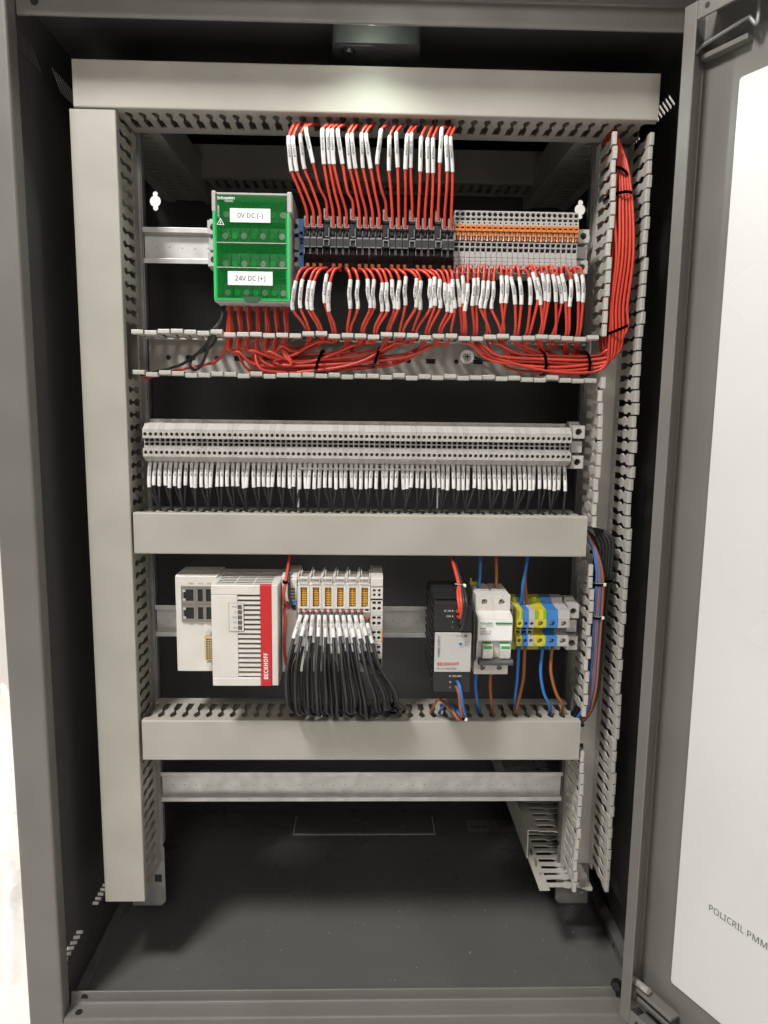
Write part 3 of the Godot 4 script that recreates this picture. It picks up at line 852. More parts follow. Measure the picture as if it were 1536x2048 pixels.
func red_wires() -> void:
	# from the top duct down into the fuse modules: top x of each sleeve, its bottom x and height
	var tx := [-74, -70, -63, -58, -43, -38, -34, -29, -20, -16, -7, -3, 11, 19, 25, 35, 39, 48, 54, 59, 67, 71, 75]
	var ty := [245, 245, 247, 252, 251, 252, 251, 252, 248, 248, 249, 248, 252, 247, 250, 248, 250, 247, 246, 246, 255, 247, 247]
	var bx := [-71, -66, -59, -51, -41, -36, -32, -24, -17, -12, -5, 2, 8, 19, 27, 34, 39, 48, 55, 60, 66, 73, 78]
	var tall := [3, 7, 12, 16, 20]
	for i in 23:
		var xm := -60.6 + 6.2 * (i + 0.5)
		var d := 696.0 + rng.randf() * 3.0
		var sx: float = tx[i] + lerpf(10, 4, i / 22.0)
		var end := 188.0 if i in tall else 180.0
		var c := [V(sx + 3, 282, 736), V(sx + 1, 270, 724), V(tx[i] + 5, 263, 707), V(tx[i] + 0.5, ty[i] + 4, d), V(tx[i] * 0.6 + bx[i] * 0.4, ty[i] - 9, d - 1.5), V(bx[i], ty[i] - 26, d), V(lerpf(bx[i], xm, 0.45), 207 - rng.randf() * 4, d + 2), V(xm - 0.4, end + 6, 704), V(xm, end - 9, 707)]
		var word: String = "M%dSD%d-0%d" % [1 + i / 4, 1 + i % 4, 1 + i % 3]
		wire("%s red wire between top duct and black modules, counted from the green block" % ordinal(i + 1), "red wires between the top duct and the black modules", c, M.red if i % 3 else M.red_2, 1.4, [3, 5, word])
	# from the fuse modules down into the open duct and along it to the green block
	var lx := [-67, -61, -54, -50, -38, -35, -16, -9, 0, 6, 14, 18, 23, 30, 36, 46, 50, 59, 63, 68, 73, 77, 80]
	var ly := [120, 122, 121, 120, 127, 119, 122, 122, 123, 123, 120, 120, 123, 122, 126, 124, 122, 124, 126, 124, 121, 120, 124]
	var mx := [-70, -63, -56, -52, -40, -36, -16, -9, 3, 6, 14, 19, 26, 29, 36, 46, 50, 60, 64, 69, 76, 80, 83]
	for i in 23:
		var xm := -60.6 + 6.2 * (i + 0.5)
		var d := 692.0 + rng.randf() * 4.0
		var slot: float = -57.0 + 12.5 * (i / 2) + (i % 2) * 2.2
		var port := 6 - (i * 7) / 23
		var xg := -134.0 + port * 8.9 + (i % 3 - 1) * 1.0
		var lane: float = 37.0 + (i % 6) * 2.9 + rng.randf() * 2.5
		var depth := 716.0 + (i % 4) * 7.5
		var c := [V(xm, 134.6, 716), V(xm, 134.2, 704), V(lerpf(xm, lx[i], 0.55), 130.5, d + 2), V(lx[i], ly[i], d), V(lerpf(lx[i], mx[i], 0.5) - 1.0, ly[i] - 13, d - 1), V(mx[i], ly[i] - 26, d), V(lerpf(mx[i], slot, 0.75), 81, 702), V(slot - 1, 67, 716), V(slot - 9 - rng.randf() * 6, lane + 17, depth - 4), V(slot - 34 - rng.randf() * 8, lane + 5 + rng.randf() * 3, depth)]
		var far: float = slot - 34
		if far > xg + 90: c.append(V(lerpf(far, xg, 0.5), lane + rng.randf() * 4 - 1, depth + 1))
		if far > xg + 40: c.append(V(xg + 26 + rng.randf() * 5, lane - 0.5 + rng.randf() * 2, depth))
		c.append_array([V(xg + 3 + rng.randf() * 10, lane + 1 + rng.randf() * 11, depth - 6 - rng.randf() * 5), V(xg - 0.5, 57 + (i % 4) * 2, 712 + (i % 3) * 2), V(xg + 1 + rng.randf() * 2, 74, 711 + (i % 3) * 3.4), V(xg + 1.2, 90, 713 + (i % 3) * 3.4), V(xg + 1, 106, 716 + (i % 3) * 3.2)])
		wire("%s red wire below the black modules, counted from the green block" % ordinal(i + 1), "red supply wires between the black modules and the green block", c, M.red if i % 4 else M.red_2, 1.4, [3, 5, "M%dS24V-0F" % (1 + i / 4)], "red_wire", null, 5)
	# from the lever terminals along the open duct and up the upright duct
	var rx := [85, 90, 95, 101, 105, 110, 115, 120, 127, 132, 136, 144, 154, 157, 161, 166, 171, 176, 181, 185, 194, 198, 204]
	var ry := [125, 128, 121, 126, 127, 124, 124, 124, 129, 129, 128, 128, 128, 133, 128, 132, 131, 131, 130, 132, 127, 132, 131]
	var qx := [88, 91, 93, 100, 104, 108, 112, 119, 128, 132, 141, 147, 156, 163, 166, 170, 173, 180, 186, 190, 194, 202, 206]
	for i in 23:
		var xt := 82.6 + 5.2 * (i + 0.5)
		var d := 697.0 + rng.randf() * 4.0
		var slot: float = 92.5 + 12.5 * (i * 10 / 23) + (i % 3) * 2.0
		var lane := 41.0 + (i % 6) * 2.8
		var depth := 712.0 + (i / 6) * 8.0 + rng.randf() * 3.0
		var ux := 235.0 + (i % 6) * 3.3
		var ud := 706.0 + (i / 6) * 8.5
		var twist := (rng.randf() - 0.5) * 4.5
		var c := [V(xt, 135.5, 714), V(xt, 136 + (i % 3) * 2, 704), V(lerpf(xt, rx[i], 0.6), ry[i] + 6.5, d + 1), V(rx[i], ry[i], d), V(lerpf(rx[i], qx[i], 0.5) + 0.6, ry[i] - 12, d - 1), V(qx[i], ry[i] - 25, d), V(lerpf(qx[i], slot, 0.7), 82, 704), V(slot, 70, 714), V(slot + 9, maxf(lane + 11, 66 - i * 1.5), depth - 5), V(slot + 26 + rng.randf() * 8, maxf(lane + 3, 55 - i * 2.0), depth)]
		if slot < 165: c.append(V(lerpf(slot + 26, 214, 0.6), lane + rng.randf() * 3 - 1, depth))
		c.append_array([V(219, lane + (i % 3), depth), V(235 + (i % 5) * 2.5, lane + 7, lerpf(depth, ud, 0.5)), V(ux + 1, lane + 26, ud), V(ux - 1 + twist, 105, ud), V(ux + twist * 0.5 + 1.5, 150, ud - 3), V(ux - twist + 1, 195, ud), V(lerpf(ux, 239, 0.4), 233, ud + 6), V(lerpf(ux, 237, 0.7), 255, ud + 14), V(lerpf(ux, 235, 0.85), 276, ud + 24)])
		wire("%s red wire below the orange lever terminals, counted from the black modules" % ordinal(i + 1), "red wires bundled in the upright duct", c, M.red if i % 3 else M.red_2, 1.4, [3, 5, "M%dSD%d%d" % [1 + i / 4, i % 4, 1 + i % 5]], "red_wire", null, 5)
	# stray wires at the duct's other end
	wire("lone red wire trailing along the open duct towards the covered upright duct", "", [V(-134, 104, 716), V(-135, 80, 713), V(-139, 60, 720), V(-152, 48, 735), V(-175, 43, 742), V(-203, 36, 740), V(-228, 30, 745)], M.red, 1.4)
	wire("black wire running slack from the green block to the covered upright duct", "", [V(-137, 104, 716), V(-140, 88, 712), V(-150, 70, 712), V(-163, 58, 722), V(-185, 45, 735), V(-210, 38, 740), V(-230, 34, 745)], M.black_wire, 1.5, [], "black_wire")
	wire("black wire hanging in a loop in the open duct below the green block", "", [V(-139, 104, 718), V(-142, 86, 714), V(-152, 72, 712), V(-156, 58, 718), V(-164, 43, 724), V(-172, 39, 728), V(-177, 45, 732), V(-172, 54, 735), V(-158, 62, 738), V(-150, 72, 734)], M.black_wire, 1.5, [], "black_wire")
	var t := thing("mounting_screw", "big cross-head screw with a white washer in the open duct's base", "screw", V(104.4, 57.8, 760))
	var b := MB.new()
	b.cyl(V(104.4, 57.8, 761.2), Vector3(0, 0, 6.0), 7.2, 24)
	part("washer", b, M.print_white, t)
	b = MB.new()
	b.cyl(V(104.4, 57.8, 755.2), Vector3(0, 0, 1.2), 4.3, 20, 3.4)
	var h := part("head", b, M.plate, t)
	b = MB.new()
	b.box(V(102.0, 57.2, 754.0), V(106.8, 58.4, 753.8)); b.box(V(103.8, 55.4, 753.98), V(105, 60.2, 753.75))
	part("cross", b, M.dark, h)
	wire("black cable tie stretched from the washered screw to the red bundle", "", [V(112, 57.5, 757), V(120, 55, 757), V(130, 54, 752), V(139, 55, 740), V(150, 58, 735)], M.tie, 1.3, [], "cable_tie").set_meta("category", "cable tie")
	tie("black cable tie round the red bundle under the first black modules", V(-47, 49, 728), Vector3(1, -0.35, 0), 12, 19)
	tie("black cable tie round the red bundle under the middle of the black modules", V(10, 54, 728), Vector3(1, -0.3, 0), 11, 18)
	tie("black cable tie round the red bundle under the orange lever terminals", V(176, 50, 728), Vector3(1, 0.1, 0), 12, 19)
	tie("black cable tie round the red bundle where it turns into the upright duct", V(219, 50, 728), Vector3(1, 0.1, 0), 13, 20)
	tie("topmost black cable tie on the upright red bundle, slanting", V(240, 229, 727), Vector3(0.55, 1, 0), 12.5, 22)
	tie("level black cable tie on the upright red bundle, second from its top", V(242, 208, 722), Vector3(-0.1, 1, 0), 13, 21)
	tie("black cable tie at the foot of the upright red bundle, just above its bend", V(244, 82, 719), Vector3(-0.45, 1, 0), 14, 21)

# a strap round a bundle: n = the way the bundle runs, a across it, d deep
func tie(label: String, c: Vector3, n: Vector3, a: float, d: float, m: Material = null) -> void:
	var t := thing("cable_tie", label, "cable tie", c)
	n = n.normalized()
	var s := n.cross(Vector3.BACK).normalized()
	var b := MB.new()
	var ring: Array = []
	for k in 21:
		var an := TAU * k / 20
		var q := s * cos(an) * a + Vector3.BACK * sin(an) * d
		ring.append([c + q, q.normalized()])
	for k in 20:
		var p = ring[k]; var q = ring[k + 1]
		var w := n * 1.3
		b.smooth(p[0] - w, q[0] - w, q[0] + w, p[1], q[1], q[1]); b.smooth(p[0] - w, q[0] + w, p[0] + w, p[1], q[1], p[1])
		b.smooth(p[0] - w - p[1], q[0] + w - q[1], q[0] - w - q[1], -p[1], -q[1], -q[1]); b.smooth(p[0] - w - p[1], p[0] + w - p[1], q[0] + w - q[1], -p[1], -p[1], -q[1])
		b.quad(p[0] + w, q[0] + w, q[0] + w - q[1], p[0] + w - p[1]); b.quad(p[0] - w, p[0] - w - p[1], q[0] - w - q[1], q[0] - w)
	part("strap", b, m if m else M.tie, t)
	b = MB.new()
	var at := c + s * a * 0.8 + Vector3.BACK * d * 0.62
	b.x = Transform3D(Basis(s, n, s.cross(n)), at)
	b.box(Vector3(-1.5, -1.6, -1.2), Vector3(1.5, 1.6, 1.2), 0.5)
	part("buckle", b, m if m else M.tie, t)

func middle_row() -> void:
	var proto: Array = [null, null]
	for i in 82:
		var at := V(-220.4 + 5.2 * (i + 0.5), -31.6, 753)
		var lab := "%s slim beige terminal block of the long row, counted from the covered upright duct" % ordinal(i + 1)
		var k: int = 1 if i % 7 == 3 or i % 5 == 1 else 0
		if proto[k]: copy(proto[k], "terminal_block", at, lab)
		else: proto[k] = feed_terminal(at, lab, M.beige_block_2 if k else M.beige_block, k)
	end_clamp("beige end clamp closing the long row beside the open upright duct", 214, -33, 46, 12, 36, M.grey_block)
	for i in 82:
		var x := -217.8 + 5.2 * i
		if i in [13, 45, 63]: x += 1.0
		var slot: float = -221.7 + 12.5 * int(round((x * 0.985 + 221.7) / 12.5))
		var j := (rng.randf() - 0.5) * 2.6
		var low := lerpf(x, slot, 0.12) + j * 0.8
		var d := 717.0 + rng.randf() * 3.0
		var drop := rng.randf() * 3.0
		var c := [V(x, -44, 736), V(x, -50, 728), V(lerpf(x, low, 0.5), -63, d + 3), V(low, -75.5 - drop, d), V(lerpf(low, slot, 0.55) + j * 0.5, -89, d + 2), V(slot + j * 0.6, -100.5, 724), V(slot + j * 0.3, -112, 738)]
		var word := "M%d-E%02d" % [1 + i / 16, 1 + i % 16]
		wire("%s black wire under the long terminal row, counted from the covered upright duct" % ordinal(i + 1), "marked black wires under the long terminal row", c, M.black_wire if i % 3 else M.black_wire_2, 1.3, [1, 3, word], "black_wire", null, 4)

func feed_terminal(at: Vector3, lab: String, m: Material, k: int) -> Node3D:
	var t := thing("terminal_block", lab, "terminal block", at, "beige terminal blocks in the long row")
	org = Vector3.ZERO
	var w := 2.56 if k == 0 else 2.5
	var b := MB.new()
	b.prism(poly([21.5, 3, 21.5, 14, 18.5, 15, 18, 24, 11.6, 30, 11.6, 33, 3, 33, 3, 30, -6.8, 30, -6.8, 33, -15.2, 33, -15.2, 29, -21, 23, -21.4, 14, -25, 13, -25, 3]), 0, -w, w)
	b.cell(-w, 3.0, w, 11.6, 33, 41, 0, 7.0, 1.75)
	b.cell(-w, -15.2, w, -6.8, 33, 41, 0, -11.0, 1.75)
	b.prism(poly([11.7, 33, 11.7, 40.5, 17.6, 32, 17.6, 25]), 0, -w, w)
	b.prism(poly([-15.3, 33, -15.3, 40.5, -20.6, 31, -20.6, 24]), 0, -w, w)
	b.cell(-w, -0.8, w, 2.9, 30, 36.5, 0, 1.1, 1.85, 1.4)
	b.cell(-w, -4.9, w, -0.9, 30, 36.5, 0, -2.9, 1.85, 1.45)
	b.box(Vector3(-w, -6.7, 30), Vector3(w, -5.0, 36.5))
	part("body", b, m, t)
	b = MB.new()
	b.box(Vector3(-1.85, -4.4, 30.1), Vector3(1.85, 2.5, 31.5))
	part("socket", b, M.dark, t)
	for y in [7.0, -11.0]:
		b = MB.new()
		b.cyl(Vector3(0, y, 33.1), Vector3(0, 0, 1.0), 1.62, 12)
		b.box(Vector3(-1.2, y - 0.25, 34.1), Vector3(1.2, y + 0.25, 34.25))
		part("clamp_screw", b, M.brass, t)
	org = at
	return t

func lower_row() -> void:
	computer()
	modules()
	power_supply()
	breaker()
	mains_terminals()

func grille(b: MB, x0: float, x1: float, y: float, d0: float, d1: float, n: int, columns: int) -> void:
	var w := (x1 - x0) / columns
	for c in columns:
		for i in n:
			var d := lerpf(d0, d1, (i + 0.5) / n)
			b.box(V(x0 + c * w + 0.8, y, d), V(x0 + (c + 1) * w - 0.8, y - 0.5, d + (d1 - d0) / n * 0.36), 0.1)
		b.box(V(x0 + c * w - 0.7, y - 0.1, d0), V(x0 + c * w + 0.7, y - 0.6, d1))
	b.box(V(x1 - 0.7, y - 0.1, d0), V(x1 + 0.7, y - 0.6, d1))

func computer() -> void:
	var t := thing("embedded_computer", "white industrial computer with network ports, louvres and a red stripe", "computer", V(-135, -217, 750))
	var b := MB.new()
	b.box(V(-191, -165.8, 708.5), V(-148.6, -266, 706), 0.8); b.box(V(-191, -172, 708.6), V(-148.6, -266, 749)); b.box(V(-191, -166, 746), V(-148.6, -172, 749), 0.5)
	b.box(V(-191, -166, 708.5), V(-189, -172, 746)); b.box(V(-150, -166, 708.5), V(-148.6, -172, 746))
	part("rear_housing", b, M.white, t)
	b = MB.new()
	grille(b, -188.5, -150.5, -166.3, 710, 745, 6, 2)
	part("vent_grille", b, M.white_2, t)
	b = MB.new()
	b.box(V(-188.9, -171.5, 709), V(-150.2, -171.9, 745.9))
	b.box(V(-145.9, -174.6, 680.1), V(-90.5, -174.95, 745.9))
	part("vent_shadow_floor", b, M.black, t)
	# ports
	b = MB.new()
	for r in 2:
		var y := -185.6 - r * 18.6
		b.x = Transform3D(Basis.IDENTITY, V(0, y, 706))
		b.cell(-184.9, -9.2, -170.6, 9.2, 0.02, 1.5, -177.4, 0, 4.9, 5.9)
		b.cell(-170.5, -9.2, -161.6, 9.2, 0.02, 1.5, -165.7, 0, 2.5, 6.3)
		b.cell(-161.5, -9.2, -152.6, 9.2, 0.02, 1.5, -157.4, 0, 2.5, 6.3)
	b.x = Transform3D.IDENTITY
	var ports := part("port_block", b, M.port_metal, t)
	for r in 2:
		for x in [[-177.4, 4.9, 5.9], [-165.7, 2.5, 6.3], [-157.4, 2.5, 6.3]]:
			b = MB.new()
			var y := -185.6 - r * 18.6
			b.box(V(x[0] - x[1], y - x[2], 705.9), V(x[0] + x[1], y + x[2], 705.6))
			part("socket", b, M.dark, ports)
		for y2 in [4.6, -4.6]:
			b = MB.new()
			b.box(V(-183.2, -185.6 - r * 18.6 + y2 - 1.2, 704.6), V(-180.4, -185.6 - r * 18.6 + y2 + 1.2, 704.2), 0.1)
			part("link_light", b, M.plate, ports)
	for k in [["X000", -175, -173.7], ["X100", -165.5, -173.7], ["X102", -157, -173.7], ["X001", -175, -216.4], ["X101", -165.5, -216.4], ["X103", -157, -216.4]]:
		text(t, k[0], V(k[1], k[2], 705.9), 1.5, M.print_grey, Basis.IDENTITY, false, 0.9)
	b = MB.new()
	b.prism(soft(rect(-162, -252.8, -151, -227), 1.0), 2, -706, -702.5)
	var dvi := part("display_socket", b, M.gold, t)
	b = MB.new()
	for i in 9:
		for j in 3: b.box(V(-160.4 + j * 2.5, -230.2 - i * 2.5, 702.45), V(-158.7 + j * 2.5, -231.7 - i * 2.5, 702.3))
	part("pin_hole", b, M.dark, dvi).set_meta("kind", "stuff")
	for y in [-224.6, -257.6]:
		b = MB.new()
		b.cyl(V(-158, y, 706), Vector3(0, 0, 3.5), 2.5, 6); b.cyl(V(-158, y, 706), Vector3(0, 0, 0.8), 3.2, 16)
		part("hex_nut", b, M.steel, dvi)
	# the front half, standing proud
	b = MB.new()
	b.box(V(-148.5, -175, 680), V(-88.5, -269, 748)); b.box(V(-148.5, -167.7, 675), V(-101.2, -177.2, 680), 0.6); b.box(V(-148.5, -260.6, 675), V(-101.2, -269.3, 680), 0.6)
	b.box(V(-148.5, -177.5, 675), V(-123.2, -260.3, 680), 0.4); b.box(V(-148.5, -168, 680), V(-146, -175, 746)); b.box(V(-148.5, -168, 746), V(-90.4, -175, 749))
	part("front_housing", b, M.white, t)
	b = MB.new()
	b.box(V(-90.3, -167.6, 675), V(-84, -269, 749), 0.8)
	part("side_cover", b, M.white, t)
	b = MB.new()
	grille(b, -145.5, -91, -168.2, 681, 745, 9, 3)
	part("vent_grille", b, M.white_2, t)
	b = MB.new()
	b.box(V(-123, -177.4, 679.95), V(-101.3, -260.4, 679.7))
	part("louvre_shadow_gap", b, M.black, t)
	for i in 17:
		b = MB.new()
		var y := -179.9 - i * 4.83
		b.prism(poly([y + 0.9, -679.6, y + 0.7, -675.2, y - 1.8, -675.0, y - 1.5, -679.6]), 0, -122.9, -101.3)
		part("louvre", b, M.white, t)
	b = MB.new()
	b.box(V(-101.1, -167.6, 674.9), V(-90.4, -269.2, 681), 0.4)
	var stripe := part("red_stripe", b, M.brand_red, t)
	text(stripe, "BECKHOFF", V(-96.3, -248.8, 674.8), 4.2, M.print_white, Basis(Vector3.BACK, PI / 2), true, 0.92)
	text(stripe, "CX5130", V(-92.2, -257, 674.8), 1.9, M.print_grey, Basis(Vector3.BACK, PI / 2), false, 0.9)
	b = MB.new()
	b.box(V(-131.6, -185, 674.9), V(-117, -213.4, 674.4), 0.2)
	var leds := part("indicator_plate", b, M.white, t)
	b = MB.new()
	for q in [rect(-131.6, -185.3, -117, -185), rect(-131.6, -213.4, -117, -213.1), rect(-131.6, -213.1, -131.3, -185.3), rect(-117.3, -213.1, -117, -185.3)]: b.prism(q, 2, -674.39, -674.33)
	part("outline", b, M.print_grey, leds)
	for i in 5:
		b = MB.new()
		b.box(V(-122.9, -187 - i * 5.2, 674.35), V(-118.9, -191 - i * 5.2, 674.1), 0.1)
		part("indicator", b, M.print_grey, leds)
		text(leds, ["PWR", "TC", "HDD", "FB1", "FB2"][i], V(-123.8, -189 - i * 5.2, 674.35), 1.6, M.print_grey, Basis.IDENTITY, false, 0.95, HORIZONTAL_ALIGNMENT_RIGHT)

func modules() -> void:
	# feed module between the computer and the input modules
	var t := thing("feed_module", "narrow white feed module with a blue tab beside the computer's side", "input module", V(-75, -212, 750))
	var b := MB.new()
	b.box(V(-83, -163, 748), V(-67.2, -263, 697), 0.7); b.box(V(-80, -165, 697), V(-67.2, -188, 691), 0.5)
	part("body", b, M.white, t)
	for i in 4:
		b = MB.new()
		b.box(V(-73.5, -174 - i * 3.2, 690.9), V(-69, -176.2 - i * 3.2, 690.5), 0.15)
		part("indicator", b, M.print_grey, t)
	b = MB.new()
	b.box(V(-73.5, -187.5, 690.8), V(-67.4, -190.6, 687.5), 0.4)
	part("blue_tab", b, M.blue, t)
	b = MB.new()
	for k in [-79.0, -71.0]: b.box(V(k - 1.7, -192, 696.9), V(k + 1.7, -195, 696.5))
	part("contact", b, M.dark, t)
	var first: Node3D = null
	for i in 6:
		var at := V(-66.6 + 12.05 * i + 6.0, -212, 750)
		var lab := "%s white input module with an amber light window, counted from the computer" % ordinal(i + 1)
		if first: copy(first, "input_module", at, lab)
		else: first = input_module(at, lab)
	# the last module: no light window
	t = thing("end_module", "white end module with round and square openings, last before the bare rail", "input module", V(12, -212, 750))
	b = MB.new()
	b.box(V(5.9, -163, 748), V(18.1, -263, 693)); 
	b.x = Transform3D(Basis.IDENTITY, V(12, 0, 693))
	b.box(Vector3(-6, -163.5, 0.01), Vector3(6, -171.5, 3), 0.4); b.box(Vector3(-6, -171.6, 0.01), Vector3(6, -172.8, 1.2))
	for s in [-1.0, 1.0]:
		b.cell(minf(0, s * 6), -178.2, maxf(0, s * 6), -172.9, 0.01, 3, s * 2.5, -175.8, 1.5); b.cell(minf(0, s * 6), -184.0, maxf(0, s * 6), -178.3, 0.01, 3, s * 2.5, -180.4, 1.5)
		for r in 4:
			var y := -186.2 - r * 15.2
			b.cell(minf(0, s * 6), y - 4.5, maxf(0, s * 6), y, 0.01, 3, s * 2.5, y - 2.3, 1.8, 1.5); b.cell(minf(0, s * 6), y - 11.5, maxf(0, s * 6), y - 4.6, 0.01, 3, s * 2.5, y - 8, 1.85)
			b.box(Vector3(minf(0, s * 6), y - 14.6, 0.01), Vector3(maxf(0, s * 6), y - 11.6, 2.6))
	b.x = Transform3D.IDENTITY
	part("body", b, M.white, t)
	b = MB.new()
	b.box(V(6.4, -173.2, 692.97), V(17.6, -258, 692.8))
	part("opening", b, M.dark, t)
	b = MB.new()
	b.box(V(17.0, -217, 689.9), V(18.6, -229, 694), 0.2)
	part("orange_mark", b, M.orange, t)
	# marked black wires fanning out of the input modules into the duct below
	for r in 4:
		for k in 12:
			var xe := -63.3 + 6.0 * k + (0.3 if k % 2 else 0.0)
			if r == 0 and k == 11: continue
			var f := (k + 0.5) / 12.0
			var xb := lerpf(-79, 33, f) + (rng.randf() - 0.5) * 6.0 + (4.0 if r % 2 else 0.0)
			if k >= 9: xb += (k - 8) * 1.6 * (3 - r) / 3.0
			var slot: float = -220.8 + 12.5 * round((xb + 3 + 220.8) / 12.5)
			var y0 := -198.5 - r * 8.0
			var s := xb - xe
			var low := y0 - 19.0 - rng.randf() * 4.0
			var sink := r * 5.0
			var deep := -292.0 - rng.randf() * 9.0 - 5.0 * sin(f * PI)
			var c := [V(xe, y0 + 1.5, 692), V(xe, y0 - 2.5, 688.5 - r), V(xe + s * lerpf(0.25, 0.05, f), lerpf(y0, low, 0.5), 684 - r), V(xe + s * lerpf(0.6, 0.14, f), low, 677 + r), V(xe + s * lerpf(0.98, 0.45, f) - 1, -247 - r * 2, 662 + sink), V(xe + s * lerpf(1.1, 0.86, f), deep + 24, 662 + sink), V(xb, deep + 6, 671 + sink), V(lerpf(xb, slot, 0.4) + 1, deep - 3, 686 + sink), V(slot + 2, -309, 708 + r * 4), V(slot, -320, 728)]
			wire("%s black wire in the %s tier under the input modules, counted from the computer" % [ordinal(k + 1), ["top", "second", "third", "lowest"][r]], "marked black wires hanging from the input modules", c, M.black_wire if (k + r) % 3 else M.black_wire_2, 1.6, [1, 3, "M%d-E%02d" % [1 + k / 2, 1 + r * 4 + k % 4]], "black_wire", M.ferrule, 5)
	var tail := [V(-76, -196, 697), V(-77, -190, 690), V(-80, -184, 684), V(-78, -170, 682), V(-77, -156, 700), V(-78, -146, 728)]
	wire("red supply wire looping over the feed module beside the computer", "", tail, M.red, 1.5)
	wire("black supply wire looping over the feed module beside the computer", "", [V(-70, -197, 697), V(-72, -192, 689), V(-74, -180, 684), V(-74, -168, 684), V(-77, -156, 701), V(-79, -146, 730)], M.black_wire, 1.5, [], "black_wire")
	wire("red wire from the feed module down behind the fan of black wires", "", [V(-78, -192, 697), V(-80, -196, 689), V(-78, -204, 686), V(-79, -216, 686), V(-80, -235, 690), V(-79, -260, 700), V(-78, -300, 715), V(-76, -322, 730)], M.red, 1.5)
	tie("small black cable tie on the red and black supply wires above the feed module", V(-77, -166, 684), Vector3(0, 1, 0.1), 3.6, 3.2)
	tie("black cable tie round the fan of black wires at its far edge", V(30, -303, 697), Vector3(0.3, 1, 0.5), 6, 8)

func input_module(at: Vector3, lab: String) -> Node3D:
	var t := thing("input_module", lab, "input module", at, "white input modules in a row")
	org = Vector3.ZERO
	var b := MB.new()
	b.box(Vector3(-5.95, -51, 2), Vector3(5.95, 42, 52), 0.4)
	b.box(Vector3(-5.95, 42.1, 20), Vector3(-4.6, 51, 57), 0.3); b.box(Vector3(4.6, 42.1, 20), Vector3(5.95, 49, 57), 0.3)
	b.box(Vector3(-4.5, 42.1, 53), Vector3(4.5, 48.6, 60), 0.5); b.box(Vector3(-4.5, 44, 22), Vector3(4.5, 47, 34), 0.5); b.box(Vector3(-3.6, 42.1, 36), Vector3(-2.4, 52, 50), 0.3)
	b.box(Vector3(-5.9, 40.2, 52), Vector3(5.9, 43, 59), 0.4)
	b.x = Transform3D(Basis.IDENTITY, Vector3(0, 0, 52))
	b.cell(-5.9, 17.6, 5.9, 40.1, 0, 8.5, 0.3, 29.2, 3.2, 10.0)
	for s in [-1.0, 1.0]:
		b.cell(minf(0, s * 5.9), 13.6, maxf(0, s * 5.9), 17.5, 0, 7.5, s * 2.8, 16.0, 1.5, 1.1)
	b.box(Vector3(-5.9, 8, 0), Vector3(5.9, 13.5, 5), 0.4)
	b.x = Transform3D.IDENTITY
	part("body", b, M.white, t)
	b = MB.new()
	b.box(Vector3(-5.2, 44.6, 60.05), Vector3(3.6, 48.2, 60.3))
	var p := part("label_plate", b, M.plate, t)
	text(p, "EL1809", Vector3(-0.8, 46.3, 60.4), 2.0, M.print_grey, Basis.IDENTITY, true, 0.9)
	b = MB.new()
	b.box(Vector3(-2.85, 19.3, 55), Vector3(3.45, 39.1, 57.4))
	var w := part("light_window", b, M.amber_dark, t)
	b = MB.new()
	for i in 8:
		for s in [-1.0, 1.0]: b.box(Vector3(0.3 + s * 0.5, 20.4 + i * 2.42, 57.4), Vector3(0.3 + s * 2.5, 21.9 + i * 2.42, 58.4), 0.3)
	b.box(Vector3(-0.1, 19.6, 57.4), Vector3(0.7, 38.8, 58.9))
	part("light_pipe", b, M.amber, w).set_meta("kind", "stuff")
	b = MB.new()
	b.box(Vector3(-4.6, 14.6, 52.1), Vector3(4.6, 17.3, 53))
	part("contact", b, M.dark, t)
	org = at
	return t

